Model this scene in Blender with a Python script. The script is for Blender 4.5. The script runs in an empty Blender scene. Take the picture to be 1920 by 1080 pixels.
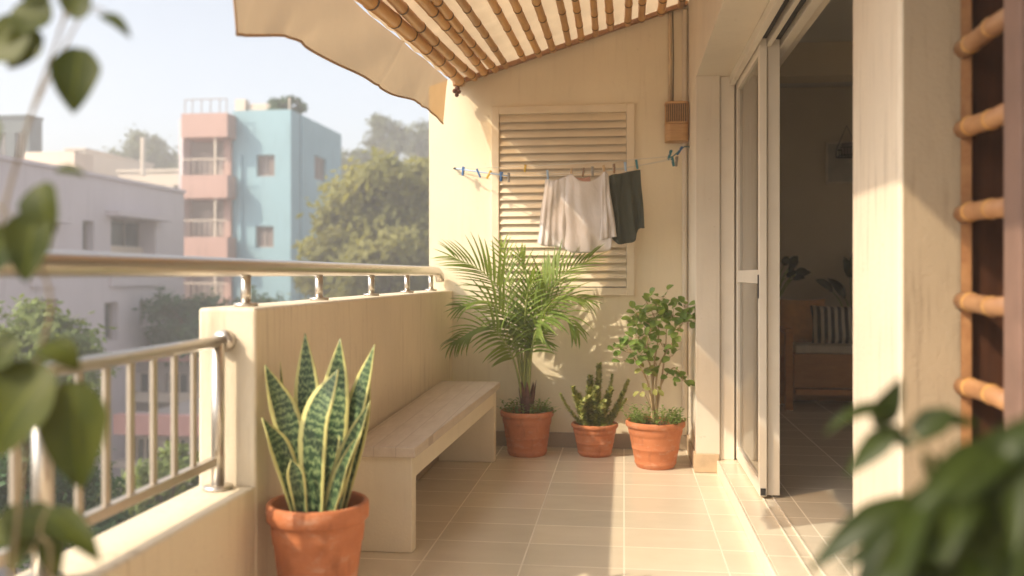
import bpy, bmesh, math, random
from mathutils import Vector, Matrix, Quaternion
R = random.Random(7)
S = bpy.context.scene
COL = S.collection
V = Vector
# ------------------------------------------------------------------ camera geometry
F = 1700.0; HZ = 515.0; CAMH = 1.2
TH = math.atan(210 / F); sT, cT = math.sin(TH), math.cos(TH)
def W(px, py, X=None, Y=None, Z=None):
    """point of the place on a known plane, measured off the photograph"""
    u = (px - 960) / F; v = (HZ - py) / F
    d = V((u * cT - sT, u * sT + cT, v))
    if X is not None: t = X / d.x
    elif Y is not None: t = Y / d.y
    else: t = (Z - CAMH) / d.z
    return V((0, 0, CAMH)) + d * t

# ------------------------------------------------------------------ materials
def new_mat(name):
    m = bpy.data.materials.new(name); m.use_nodes = True
    nt = m.node_tree
    return m, nt, nt.nodes['Principled BSDF'], nt.nodes['Material Output']
def node(nt, t, **k):
    n = nt.nodes.new(t)
    for a, b in k.items():
        if a in n.inputs.keys(): n.inputs[a].default_value = b
        else: setattr(n, a, b)
    return n
def ramp(nt, src, stops):
    r = nt.nodes.new('ShaderNodeValToRGB'); e = r.color_ramp.elements
    while len(e) < len(stops): e.new(.5)
    for x, (p, c) in zip(e, stops):
        x.position = p; x.color = (*c, 1) if len(c) == 3 else c
    nt.links.new(src, r.inputs[0]); return r
def mixc(nt, fac, a, b, mode='MIX'):
    m = nt.nodes.new('ShaderNodeMix'); m.data_type = 'RGBA'; m.blend_type = mode
    for sock, val in ((m.inputs[0], fac), (m.inputs[6], a), (m.inputs[7], b)):
        if isinstance(val, bpy.types.NodeSocket): nt.links.new(val, sock)
        elif isinstance(val, (int, float)): sock.default_value = val
        else: sock.default_value = (*val, 1)
    return m.outputs[2]
def coords(nt, scale=(1, 1, 1), kind='Object', loc=(0, 0, 0), rot=(0, 0, 0)):
    tc = nt.nodes.new('ShaderNodeTexCoord'); mp = nt.nodes.new('ShaderNodeMapping')
    mp.inputs['Scale'].default_value = scale; mp.inputs['Location'].default_value = loc; mp.inputs['Rotation'].default_value = rot
    nt.links.new(tc.outputs[kind], mp.inputs[0]); return mp.outputs[0]
def noise(nt, vec, scale, detail=4, rough=.55, dist=0):
    n = nt.nodes.new('ShaderNodeTexNoise'); n.inputs['Scale'].default_value = scale
    n.inputs['Detail'].default_value = detail; n.inputs['Roughness'].default_value = rough; n.inputs['Distortion'].default_value = dist
    nt.links.new(vec, n.inputs['Vector']); return n.outputs['Fac']
def bump(nt, b, h, strength=.3, dist=.01):
    n = nt.nodes.new('ShaderNodeBump'); n.inputs['Strength'].default_value = strength; n.inputs['Distance'].default_value = dist
    nt.links.new(h, n.inputs['Height']); nt.links.new(n.outputs[0], b.inputs['Normal'])
def sc(c, k): return tuple(x * k for x in c)

def plaster(name, col, stain=(.3, .2, .1), amount=.35, streak=True, rough=.85, bs=.25, scale=1.0):
    m, nt, b, o = new_mat(name)
    v = coords(nt)
    big = noise(nt, v, 1.6 * scale, 5)
    c = mixc(nt, ramp(nt, big, [(.35, (0, 0, 0)), (.7, (1, 1, 1))]).outputs[0], sc(col, .93), sc(col, 1.04))
    if streak:
        vs = coords(nt, (15 * scale, 15 * scale, 1.1 * scale))
        st = noise(nt, vs, 2.0, 5, .6)
        msk = noise(nt, v, 2.3 * scale, 3)
        f = nt.nodes.new('ShaderNodeMath'); f.operation = 'MULTIPLY'
        nt.links.new(ramp(nt, st, [(.52, (0, 0, 0)), (.75, (1, 1, 1))]).outputs[0], f.inputs[0])
        nt.links.new(ramp(nt, msk, [(.35, (0, 0, 0)), (.75, (1, 1, 1))]).outputs[0], f.inputs[1])
        f2 = nt.nodes.new('ShaderNodeMath'); f2.operation = 'MULTIPLY'; f2.inputs[1].default_value = amount
        nt.links.new(f.outputs[0], f2.inputs[0])
        c = mixc(nt, f2.outputs[0], c, stain)
    spots = noise(nt, v, 26 * scale, 3, .5)
    c = mixc(nt, ramp(nt, spots, [(.70, (0, 0, 0)), (.78, (.30, .30, .30))]).outputs[0], c, stain)
    nt.links.new(c, b.inputs['Base Color']); b.inputs['Roughness'].default_value = rough
    bump(nt, b, noise(nt, v, 55 * scale, 6, .6), bs, .006)
    return m
def simple(name, col, rough=.6, metal=0, var=.12, scale=8, bs=.0, bscale=40):
    m, nt, b, o = new_mat(name)
    v = coords(nt); n = noise(nt, v, scale, 4)
    c = mixc(nt, ramp(nt, n, [(.3, (0, 0, 0)), (.7, (1, 1, 1))]).outputs[0], sc(col, 1 - var), sc(col, 1 + var))
    nt.links.new(c, b.inputs['Base Color']); b.inputs['Roughness'].default_value = rough; b.inputs['Metallic'].default_value = metal
    if bs: bump(nt, b, noise(nt, v, bscale, 4), bs, .005)
    return m
def leafmat(name, col, col2, trans=.35, rough=.45, scale=6, vein=False, spec=.35):
    m, nt, b, o = new_mat(name)
    v = coords(nt); n = noise(nt, v, scale, 3)
    c = mixc(nt, ramp(nt, n, [(.35, (0, 0, 0)), (.65, (1, 1, 1))]).outputs[0], col, col2)
    if vein:
        uv = coords(nt, (1, 1, 1), 'UV')
        sx = nt.nodes.new('ShaderNodeSeparateXYZ'); nt.links.new(uv, sx.inputs[0])
        a = node(nt, 'ShaderNodeMath', operation='SUBTRACT'); a.inputs[1].default_value = .5; nt.links.new(sx.outputs[0], a.inputs[0])
        ab = node(nt, 'ShaderNodeMath', operation='ABSOLUTE'); nt.links.new(a.outputs[0], ab.inputs[0])
        c = mixc(nt, ramp(nt, ab.outputs[0], [(.0, (.7, .7, .7)), (.035, (0, 0, 0))]).outputs[0], c, sc(col2, 1.9))
    nt.links.new(c, b.inputs['Base Color']); b.inputs['Roughness'].default_value = rough; b.inputs['Specular IOR Level'].default_value = spec
    t = nt.nodes.new('ShaderNodeBsdfTranslucent'); tcol = mixc(nt, 1.0, c, (1.6, 1.5, .6), 'MULTIPLY'); nt.links.new(tcol, t.inputs[0])
    mx = nt.nodes.new('ShaderNodeMixShader'); mx.inputs[0].default_value = trans
    nt.links.new(b.outputs[0], mx.inputs[1]); nt.links.new(t.outputs[0], mx.inputs[2]); nt.links.new(mx.outputs[0], o.inputs[0])
    return m

CREAM = (.80, .70, .515)
M = {}
M['wall'] = plaster('cream_plaster', CREAM, (.40, .29, .17), .28)
M['parapet'] = plaster('parapet_plaster', (.80, .69, .515), (.34, .24, .14), .85, bs=.4)
M['house'] = plaster('house_plaster', (.74, .66, .54), (.35, .25, .15), .25)
M['pillar'] = plaster('pillar_plaster', (.70, .60, .47), (.28, .21, .13), .85, bs=.45)
M['darkrender'] = plaster('dark_render', (.37, .285, .185), (.16, .11, .065), .95, bs=.5, scale=1.5)
M['white'] = simple('white_frame_paint', (.76, .69, .58), .4, 0, .05, 5, .05)
M['louvre'] = simple('louvre_paint', (.75, .64, .47), .5, 0, .06, 6, .08)
M['dark'] = simple('dark_void', (.03, .025, .02), .8)
M['room'] = simple('room_plaster', (.56, .47, .32), .9, 0, .05, 2)
M['roomceil'] = simple('room_ceiling_paint', (.5, .47, .40), .9, 0, .04, 2)
M['slab'] = plaster('slab_concrete', (.5, .42, .32), streak=False)

def tile_mat(name, c1, c2, grout, bw=.42, rh=.30, loc=(0, 0, 0), rough=.24, kindaxis='XY'):
    m, nt, b, o = new_mat(name)
    tc = nt.nodes.new('ShaderNodeTexCoord'); mp = nt.nodes.new('ShaderNodeMapping'); mp.inputs['Location'].default_value = loc
    if kindaxis == 'XZ':
        mp.inputs['Rotation'].default_value = (math.radians(-90), 0, 0)
    nt.links.new(tc.outputs['Object'], mp.inputs[0])
    br = nt.nodes.new('ShaderNodeTexBrick'); br.offset = 0; br.squash = 1
    for k, val in (('Scale', 1.0), ('Mortar Size', .0036), ('Mortar Smooth', .1), ('Bias', 0), ('Brick Width', bw), ('Row Height', rh)):
        br.inputs[k].default_value = val
    br.inputs['Color1'].default_value = (0, 0, 0, 1); br.inputs['Color2'].default_value = (1, 1, 1, 1); br.inputs['Mortar'].default_value = (.5, .5, .5, 1)
    nt.links.new(mp.outputs[0], br.inputs['Vector'])
    v = coords(nt, (1, 2.2, 1))
    cl = noise(nt, v, 3.4, 6, .6, .3)
    cloud = ramp(nt, cl, [(.2, (0, 0, 0)), (.8, (1, 1, 1))]).outputs[0]
    c = mixc(nt, cloud, c1, c2)
    tint = mixc(nt, br.outputs['Color'], (.94, .94, .94), (1.05, 1.04, 1.03))
    c = mixc(nt, 1.0, c, tint, 'MULTIPLY')
    fine = noise(nt, coords(nt), 60, 3)
    c = mixc(nt, ramp(nt, fine, [(.62, (0, 0, 0)), (.8, (.25, .25, .25))]).outputs[0], c, sc(c1, .6))
    c = mixc(nt, br.outputs['Fac'], c, grout)
    nt.links.new(c, b.inputs['Base Color'])
    rr = ramp(nt, cl, [(.3, (rough - .01,) * 3), (.75, (rough + .03,) * 3)]).outputs[0]
    rr2 = mixc(nt, br.outputs['Fac'], rr, (.8, .8, .8)); nt.links.new(rr2, b.inputs['Roughness'])
    inv = node(nt, 'ShaderNodeMath', operation='SUBTRACT'); inv.inputs[0].default_value = 1; nt.links.new(br.outputs['Fac'], inv.inputs[1])
    bump(nt, b, inv.outputs[0], .35, .002)
    return m
M['tile'] = tile_mat('beige_floor_tile', (.69, .60, .46), (.78, .69, .545), (.81, .735, .60), loc=(.0, -.13 + .3, 0))
M['skirt'] = tile_mat('skirting_tile', (.30, .23, .16), (.38, .30, .21), (.42, .34, .25), bw=.42, rh=5, loc=(.14, 0, 1), rough=.4, kindaxis='XZ')
M['skirt2'] = simple('skirting_stone', (.52, .38, .24), .5, 0, .18, 10)

def wood_mat(name, c1, c2, scale=(1, 1, 1), rough=.55):
    m, nt, b, o = new_mat(name)
    v = coords(nt, scale); n = noise(nt, v, 6, 6, .6, .3)
    c = mixc(nt, ramp(nt, n, [(.3, (0, 0, 0)), (.7, (1, 1, 1))]).outputs[0], c1, c2)
    oi = nt.nodes.new('ShaderNodeObjectInfo'); c = mixc(nt, 1.0, c, mixc(nt, oi.outputs['Random'], (.78, .80, .86), (1.15, 1.12, 1.05)), 'MULTIPLY')
    wz = noise(nt, coords(nt, (2, 2, 2)), 3, 4, .6); c = mixc(nt, ramp(nt, wz, [(.55, (0, 0, 0)), (.8, (.5, .5, .5))]).outputs[0], c, sc(c1, .6))
    nt.links.new(c, b.inputs['Base Color']); b.inputs['Roughness'].default_value = rough
    bump(nt, b, n, .15, .003); return m
M['bamboo'] = wood_mat('bamboo', (.46, .225, .058), (.66, .37, .115), (5, .7, 5), .42)
M['bamboo_v'] = wood_mat('bamboo_rung', (.30, .135, .055), (.42, .22, .095), (4, 1, 4), .55)
M['node'] = simple('bamboo_node_dark', (.10, .05, .02), .7, 0, .3, 30)
M['seatstone'] = None
def bench_top():
    m, nt, b, o = new_mat('bench_plank_top')
    v = coords(nt, (6, 1.2, 6)); n = noise(nt, v, 5, 6, .62, .4)
    c = mixc(nt, ramp(nt, n, [(.3, (0, 0, 0)), (.7, (1, 1, 1))]).outputs[0], (.52, .435, .35), (.63, .545, .45))
    br = nt.nodes.new('ShaderNodeTexBrick'); br.offset = .5
    for k, val in (('Scale', 1.0), ('Mortar Size', .002), ('Mortar Smooth', .2), ('Bias', 0), ('Brick Width', .9), ('Row Height', .097)): br.inputs[k].default_value = val
    nt.links.new(coords(nt, rot=(0, 0, math.radians(90))), br.inputs['Vector'])
    c = mixc(nt, br.outputs['Fac'], c, (.43, .35, .28))
    nt.links.new(c, b.inputs['Base Color']); b.inputs['Roughness'].default_value = .5
    bump(nt, b, n, .2, .003); return m
M['seatstone'] = bench_top()
M['benchleg'] = plaster('bench_paint', (.78, .69, .53), (.34, .26, .17), .22, bs=.25, scale=1.6)

def terracotta(name, c1, c2):
    m, nt, b, o = new_mat(name)
    oi = nt.nodes.new('ShaderNodeObjectInfo'); tc = nt.nodes.new('ShaderNodeTexCoord'); ad = nt.nodes.new('ShaderNodeVectorMath'); ad.operation = 'ADD'
    mu = nt.nodes.new('ShaderNodeMath'); mu.operation = 'MULTIPLY'; mu.inputs[1].default_value = 9; nt.links.new(oi.outputs['Random'], mu.inputs[0])
    nt.links.new(tc.outputs['Object'], ad.inputs[0]); nt.links.new(mu.outputs[0], ad.inputs[1]); v = ad.outputs[0]
    def sq(sx):
        mp = nt.nodes.new('ShaderNodeMapping'); mp.inputs['Scale'].default_value = sx; nt.links.new(v, mp.inputs[0]); return mp.outputs[0]
    n = noise(nt, v, 9, 5, .6)
    c = mixc(nt, ramp(nt, n, [(.3, (0, 0, 0)), (.75, (1, 1, 1))]).outputs[0], c1, c2)
    d = noise(nt, sq((3, 3, 7)), 4, 6, .65)      # salt bloom
    c = mixc(nt, ramp(nt, d, [(.54, (0, 0, 0)), (.78, (.55, .55, .55))]).outputs[0], c, (.60, .44, .33))
    e = noise(nt, sq((5, 5, 2)), 3, 5, .6)       # damp patches
    c = mixc(nt, ramp(nt, e, [(.56, (0, 0, 0)), (.74, (.55, .55, .55))]).outputs[0], c, sc(c1, .5))
    g = noise(nt, v, 60, 3, .6); c = mixc(nt, ramp(nt, g, [(.66, (0, 0, 0)), (.76, (.6, .6, .6))]).outputs[0], c, (.16, .08, .045))
    nt.links.new(c, b.inputs['Base Color']); b.inputs['Roughness'].default_value = .78; b.inputs['Specular IOR Level'].default_value = .3
    bump(nt, b, noise(nt, sq((1, 1, 5)), 28, 5), .35, .004); return m
M['terra'] = terracotta('terracotta', (.46, .155, .062), (.57, .215, .095))
M['soil'] = simple('potting_soil', (.09, .052, .032), .95, 0, .6, 60, 1.0, 70)

def steel():
    m, nt, b, o = new_mat('stainless_steel')
    b.inputs['Base Color'].default_value = (.62, .58, .52, 1); b.inputs['Metallic'].default_value = 1
    n = noise(nt, coords(nt, (40, .6, 40)), 6, 3)
    nt.links.new(ramp(nt, n, [(.3, (.26,) * 3), (.7, (.38,) * 3)]).outputs[0], b.inputs['Roughness']); return m
M['steel'] = steel()
M['bar'] = simple('grey_rail_paint', (.52, .46, .38), .35, .55, .06, 10)

def cloth_mat(name, c, trans=.3, open_=0.0, opencol=(1, 1, 1), scale=300, tc=(1, 1, 1)):
    m, nt, b, o = new_mat(name)
    v = coords(nt); n = noise(nt, v, 4, 4)
    cc = mixc(nt, ramp(nt, n, [(.3, (0, 0, 0)), (.7, (1, 1, 1))]).outputs[0], sc(c, .92), sc(c, 1.05))
    nt.links.new(cc, b.inputs['Base Color']); b.inputs['Roughness'].default_value = .9
    bump(nt, b, noise(nt, coords(nt, (1, .5, .55)), 16, 6, .6, .8), .55, .014)
    t = nt.nodes.new('ShaderNodeBsdfTranslucent'); nt.links.new(mixc(nt, 1.0, cc, tc, 'MULTIPLY'), t.inputs[0])
    mx = nt.nodes.new('ShaderNodeMixShader'); mx.inputs[0].default_value = trans
    nt.links.new(b.outputs[0], mx.inputs[1]); nt.links.new(t.outputs[0], mx.inputs[2]); out = mx.outputs[0]
    if open_:
        tr = nt.nodes.new('ShaderNodeBsdfTransparent'); tr.inputs[0].default_value = (*opencol, 1)
        m2 = nt.nodes.new('ShaderNodeMixShader'); m2.inputs[0].default_value = open_
        nt.links.new(out, m2.inputs[1]); nt.links.new(tr.outputs[0], m2.inputs[2]); out = m2.outputs[0]
    nt.links.new(out, o.inputs[0]); return m
M['canopy'] = cloth_mat('canopy_canvas', (.60, .46, .295), .40)
M['valance'] = cloth_mat('valance_canvas', (.56, .38, .21), .30, .44, (.70, .51, .30))
M['hem'] = simple('canvas_hem', (.40, .25, .13), .9)
M['whitecloth'] = cloth_mat('white_cotton', (.82, .77, .73), .3)
M['pinkcloth'] = cloth_mat('pink_cotton', (.75, .45, .36), .25)
M['greencloth'] = cloth_mat('dark_green_cloth', (.055, .062, .042), .12)
M['cord'] = simple('clothes_cord', (.62, .58, .50), .6)
for n_, c_ in dict(blue=(.03, .12, .30), teal=(.02, .16, .20), yellow=(.50, .33, .03), wood=(.55, .38, .2), grey=(.22, .2, .17), paleblue=(.30, .42, .58), brown=(.25, .15, .08)).items():
    M['peg_' + n_] = simple('peg_' + n_, c_, .45)

def snake_mat():
    m, nt, b, o = new_mat('snake_plant_leaf')
    uv = coords(nt, (1, 1, 1), 'UV'); sx = nt.nodes.new('ShaderNodeSeparateXYZ'); nt.links.new(uv, sx.inputs[0])
    # wobbling cross bands along the leaf
    nz = noise(nt, coords(nt, (5, 9, 1), 'UV'), 2.2, 3)
    m1 = node(nt, 'ShaderNodeMath', operation='MULTIPLY'); m1.inputs[1].default_value = 135; nt.links.new(sx.outputs[1], m1.inputs[0])
    m2 = node(nt, 'ShaderNodeMath', operation='MULTIPLY'); m2.inputs[1].default_value = 15; nt.links.new(nz, m2.inputs[0])
    ad = node(nt, 'ShaderNodeMath', operation='ADD'); nt.links.new(m1.outputs[0], ad.inputs[0]); nt.links.new(m2.outputs[0], ad.inputs[1])
    si = node(nt, 'ShaderNodeMath', operation='SINE'); nt.links.new(ad.outputs[0], si.inputs[0])
    n2 = noise(nt, coords(nt, (14, 40, 1), 'UV'), 1.5, 4)
    ad2 = node(nt, 'ShaderNodeMath', operation='MULTIPLY_ADD'); ad2.inputs[1].default_value = .38; nt.links.new(si.outputs[0], ad2.inputs[0]); nt.links.new(n2, ad2.inputs[2])
    c = ramp(nt, ad2.outputs[0], [(.34, (.020, .052, .022)), (.58, (.032, .085, .032)), (.86, (.21, .28, .12))]).outputs[0]
    a = node(nt, 'ShaderNodeMath', operation='SUBTRACT'); a.inputs[1].default_value = .5; nt.links.new(sx.outputs[0], a.inputs[0])
    ab = node(nt, 'ShaderNodeMath', operation='ABSOLUTE'); nt.links.new(a.outputs[0], ab.inputs[0])
    n3 = noise(nt, coords(nt, (1, 6, 1), 'UV'), 4, 2)
    ad3 = node(nt, 'ShaderNodeMath', operation='MULTIPLY_ADD'); ad3.inputs[1].default_value = .10; nt.links.new(n3, ad3.inputs[0]); nt.links.new(ab.outputs[0], ad3.inputs[2])
    edge = ramp(nt, ad3.outputs[0], [(.405, (0, 0, 0)), (.43, (1, 1, 1))]).outputs[0]
    c = mixc(nt, edge, c, (.56, .53, .20))
    nt.links.new(c, b.inputs['Base Color']); b.inputs['Roughness'].default_value = .38
    bump(nt, b, noise(nt, coords(nt, (60, 3, 1), 'UV'), 2, 3), .12, .002)
    return m
M['snake'] = snake_mat()
M['palm'] = leafmat('palm_leaflet', (.13, .20, .04), (.24, .32, .075), .42, .4, 5)
M['palmstem'] = simple('palm_stem', (.30, .34, .10), .5, 0, .2, 6)
M['fibre'] = simple('palm_fibre', (.13, .06, .04), .9, 0, .4, 30, .8, 60)
M['shrub'] = leafmat('shrub_leaf', (.13, .22, .045), (.22, .31, .08), .35, .4, 9)
M['yleaf'] = leafmat('yellowed_leaf', (.28, .30, .08), (.36, .35, .12), .35)
M['stem'] = simple('woody_stem', (.42, .30, .16), .8, 0, .2, 20)
M['herb'] = leafmat('herb_leaf', (.12, .20, .04), (.22, .30, .08), .35, .5, 25)
M['spike'] = leafmat('spike_leaf', (.16, .22, .05), (.42, .42, .14), .3, .5, 40)
M['spike2'] = leafmat('spike_leaf_pale', (.40, .42, .14), (.55, .54, .24), .3, .5, 40)
M['fgleaf'] = leafmat('broad_leaf', (.024, .038, .003), (.065, .075, .006), .18, .5, 7, True, .2)
M['fgleafd'] = leafmat('glossy_dark_leaf', (.011, .019, .003), (.034, .050, .006), .12, .42, 5, True, .22)
M['twig'] = simple('brown_twig', (.20, .15, .08), .8, 0, .2, 20)
M['glass'] = None
def glass_mat():
    m, nt, b, o = new_mat('door_glass')
    tr = nt.nodes.new('ShaderNodeBsdfTransparent'); tr.inputs[0].default_value = (.80, .80, .74, 1)
    gl = nt.nodes.new('ShaderNodeBsdfGlossy'); gl.inputs['Roughness'].default_value = .03; gl.inputs[0].default_value = (1, 1, 1, 1)
    fr = nt.nodes.new('ShaderNodeFresnel'); fr.inputs[0].default_value = 1.7
    mx = nt.nodes.new('ShaderNodeMixShader'); nt.links.new(fr.outputs[0], mx.inputs[0]); nt.links.new(tr.outputs[0], mx.inputs[1]); nt.links.new(gl.outputs[0], mx.inputs[2])
    df = nt.nodes.new('ShaderNodeBsdfDiffuse'); df.inputs[0].default_value = (.55, .46, .34, 1)
    m2 = nt.nodes.new('ShaderNodeMixShader')
    n = noise(nt, coords(nt, (6, 6, 1)), 3, 5); nt.links.new(ramp(nt, n, [(.3, (.10,) * 3), (.8, (.26,) * 3)]).outputs[0], m2.inputs[0])
    nt.links.new(mx.outputs[0], m2.inputs[1]); nt.links.new(df.outputs[0], m2.inputs[2]); nt.links.new(m2.outputs[0], o.inputs[0]); return m
M['glass'] = glass_mat()
M['winglass'] = simple('window_glass_dark', (.06, .065, .065), .12)
M['sofawood'] = wood_mat('sofa_wood', (.50, .19, .045), (.62, .27, .075), (1, 4, 4))
M['orange'] = simple('orange_fabric', (.62, .29, .09), .95, 0, .1, 20)
M['seatcush'] = simple('cream_fabric', (.60, .52, .40), .95)
def stripe_mat():
    m, nt, b, o = new_mat('striped_fabric')
    w = nt.nodes.new('ShaderNodeTexWave'); w.bands_direction = 'X'; w.inputs['Scale'].default_value = 5.6; w.inputs['Distortion'].default_value = .6
    nt.links.new(coords(nt), w.inputs[0])
    c = ramp(nt, w.outputs['Fac'], [(.52, (.035, .03, .035)), (.58, (.62, .55, .45))]).outputs[0]
    nt.links.new(c, b.inputs['Base Color']); b.inputs['Roughness'].default_value = .95; return m
M['stripe'] = stripe_mat()
M['black'] = simple('black_metal', (.02, .018, .016), .5)
M['paper'] = simple('print_paper', (.42, .38, .30), .8)
M['lantern'] = wood_mat('lantern_cane', (.40, .22, .085), (.52, .31, .13), (1, 1, 12), .6)
M['conduit'] = simple('conduit_paint', (.60, .47, .30), .6)
M['brownboard'] = wood_mat('brown_board', (.045, .018, .010), (.08, .032, .016), (6, 6, .6), .95)
M['brownboard'].node_tree.nodes['Principled BSDF'].inputs['Specular IOR Level'].default_value = .05
M['pinkpost'] = simple('faded_post_paint', (.20, .12, .09), .7)
# far things
M['blue'] = plaster('blue_render', (.25, .40, .455), (.15, .23, .26), .9, scale=.25)
M['pink'] = plaster('pink_render', (.44, .275, .23), (.26, .16, .13), .8, scale=.25)
M['mauve'] = plaster('mauve_render', (.60, .53, .54), (.32, .28, .28), .5, scale=.25)
M['greyrender'] = plaster('grey_render', (.34, .29, .26), (.18, .15, .13), .5, scale=.25)
M['palewall'] = plaster('pale_render', (.62, .52, .42), (.3, .25, .2), .4, scale=.25)
M['brick'] = plaster('brick_render', (.32, .20, .18), (.2, .14, .12), .3, scale=.25)
M['curtain'] = simple('window_shutter', (.20, .155, .14), .8)
M['farglass'] = simple('far_window_glass', (.09, .09, .085), .25)
M['facade'] = simple('glass_facade', (.045, .065, .07), .6)
M['pinkroof'] = plaster('pink_roof_band', (.50, .27, .24), (.3, .18, .16), .4, scale=.3)
M['ground'] = simple('dry_ground', (.22, .19, .15), .95, 0, .3, .08)
M['road'] = simple('asphalt', (.10, .095, .09), .9, 0, .15, .5)
M['bark'] = simple('tree_bark', (.13, .09, .06), .9, 0, .3, 5)
M['crownA'] = leafmat('crown_leaf_olive', (.19, .195, .06), (.28, .27, .09), .45, .6, .5)
M['crownB'] = leafmat('crown_leaf_green', (.035, .085, .03), (.06, .125, .045), .3, .6, .7)
M['crownC'] = leafmat('crown_leaf_pale', (.10, .12, .06), (.14, .155, .08), .3, .6, .4)
M['crownD'] = leafmat('crown_leaf_light', (.13, .18, .05), (.19, .24, .07), .3, .6, .9)

# ------------------------------------------------------------------ mesh helpers
class MB:
    def __init__(s): s.v = []; s.f = []; s.mi = []; s.uv = {}
    def add(s, vs, fs, mi=0, uvs=None):
        o = len(s.v); s.v += [tuple(x) for x in vs]
        for f in fs: s.f.append(tuple(i + o for i in f)); s.mi.append(mi)
        if uvs:
            for i, u in enumerate(uvs): s.uv[o + i] = u
        return s
    def box(s, a, b, mi=0):
        x0, y0, z0 = (min(a[i], b[i]) for i in range(3)); x1, y1, z1 = (max(a[i], b[i]) for i in range(3))
        return s.add([(x0, y0, z0), (x1, y0, z0), (x1, y1, z0), (x0, y1, z0), (x0, y0, z1), (x1, y0, z1), (x1, y1, z1), (x0, y1, z1)],
                     [(0, 3, 2, 1), (4, 5, 6, 7), (0, 1, 5, 4), (1, 2, 6, 5), (2, 3, 7, 6), (3, 0, 4, 7)], mi)
    def hexa(s, q0, q1, mi=0):
        return s.add(list(q0) + list(q1), [(0, 3, 2, 1), (4, 5, 6, 7), (0, 1, 5, 4), (1, 2, 6, 5), (2, 3, 7, 6), (3, 0, 4, 7)], mi)
    def tube(s, pts, rad, n=8, mi=0, mis=None, cap=True):
        pts = [V(p) for p in pts]; k = len(pts)
        rad = rad if isinstance(rad, (list, tuple)) else [rad] * k
        ref = None; vs = []
        for i, p in enumerate(pts):
            t = (pts[min(i + 1, k - 1)] - pts[max(i - 1, 0)])
            t = t.normalized() if t.length > 1e-9 else V((0, 0, 1))
            if ref is None: ref = t.orthogonal().normalized()
            ref = (ref - t * ref.dot(t)); ref = ref.normalized() if ref.length > 1e-6 else t.orthogonal().normalized()
            bt = t.cross(ref)
            for j in range(n):
                a = 2 * math.pi * j / n
                vs.append(p + (ref * math.cos(a) + bt * math.sin(a)) * rad[i])
        o = len(s.v); s.v += [tuple(x) for x in vs]
        for i in range(k - 1):
            for j in range(n):
                s.f.append((o + i * n + j, o + i * n + (j + 1) % n, o + (i + 1) * n + (j + 1) % n, o + (i + 1) * n + j))
                s.mi.append(mis[i] if mis else mi)
        if cap:
            s.f.append(tuple(o + j for j in reversed(range(n)))); s.mi.append(mi)
            s.f.append(tuple(o + (k - 1) * n + j for j in range(n))); s.mi.append(mi)
        return s
    def lathe(s, prof, c=(0, 0, 0), n=40, mi=0, wob=0):
        o = len(s.v); k = len(prof)
        for r, z in prof:
            for j in range(n):
                a = 2 * math.pi * j / n; rr = r * (1 + wob * math.sin(3 * a + z * 20))
                s.v.append((c[0] + rr * math.cos(a), c[1] + rr * math.sin(a), c[2] + z))
        for i in range(k - 1):
            for j in range(n):
                s.f.append((o + i * n + j, o + i * n + (j + 1) % n, o + (i + 1) * n + (j + 1) % n, o + (i + 1) * n + j)); s.mi.append(mi)
        return s
    def build(s, name, mat, parent=None, smooth=False, bevel=0, loc=None, seg=2):
        me = bpy.data.meshes.new(name)
        off = V(loc) if loc is not None else V((0, 0, 0))
        me.from_pydata([tuple(V(v) - off) for v in s.v], [], s.f)
        for m in (mat if isinstance(mat, (list, tuple)) else [mat]): me.materials.append(m)
        me.polygons.foreach_set('material_index', s.mi)
        if s.uv:
            ul = me.uv_layers.new(name='UVMap')
            for l in me.loops: ul.data[l.index].uv = s.uv.get(l.vertex_index, (0.5, .5))
        if smooth:
            me.polygons.foreach_set('use_smooth', [True] * len(me.polygons))
        me.update()
        o = bpy.data.objects.new(name, me); COL.objects.link(o)
        if loc is not None: o.location = off
        if parent is not None:
            wl = V((0, 0, 0)); q_ = parent
            while q_ is not None: wl += V(q_.location); q_ = q_.parent
            o.parent = parent; o.location = off - wl
        if bevel:
            bm_ = o.modifiers.new('edge', 'BEVEL'); bm_.width = bevel; bm_.segments = seg; bm_.limit_method = 'ANGLE'
        return o
def tag(o, label=None, cat=None, group=None, kind=None):
    if label: o['label'] = label
    if cat: o['category'] = cat
    if group: o['group'] = group
    if kind: o['kind'] = kind
    return o
def thing(name, loc, label, cat, group=None):
    o = bpy.data.objects.new(name, None); COL.objects.link(o); o.location = loc; o.empty_display_size = .1
    return tag(o, label, cat, group)
def struct(o): o['kind'] = 'structure'; return o
def catmull(pts, n=6):
    pts = [V(p) for p in pts]; P = [pts[0] * 2 - pts[1]] + pts + [pts[-1] * 2 - pts[-2]]; out = []
    for i in range(1, len(P) - 2):
        for k in range(n):
            t = k / n; a, b, c, d = P[i - 1:i + 3]
            out.append(.5 * (2 * b + (c - a) * t + (2 * a - 5 * b + 4 * c - d) * t * t + (3 * b - a - 3 * c + d) * t ** 3))
    out.append(pts[-1]); return out
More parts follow.
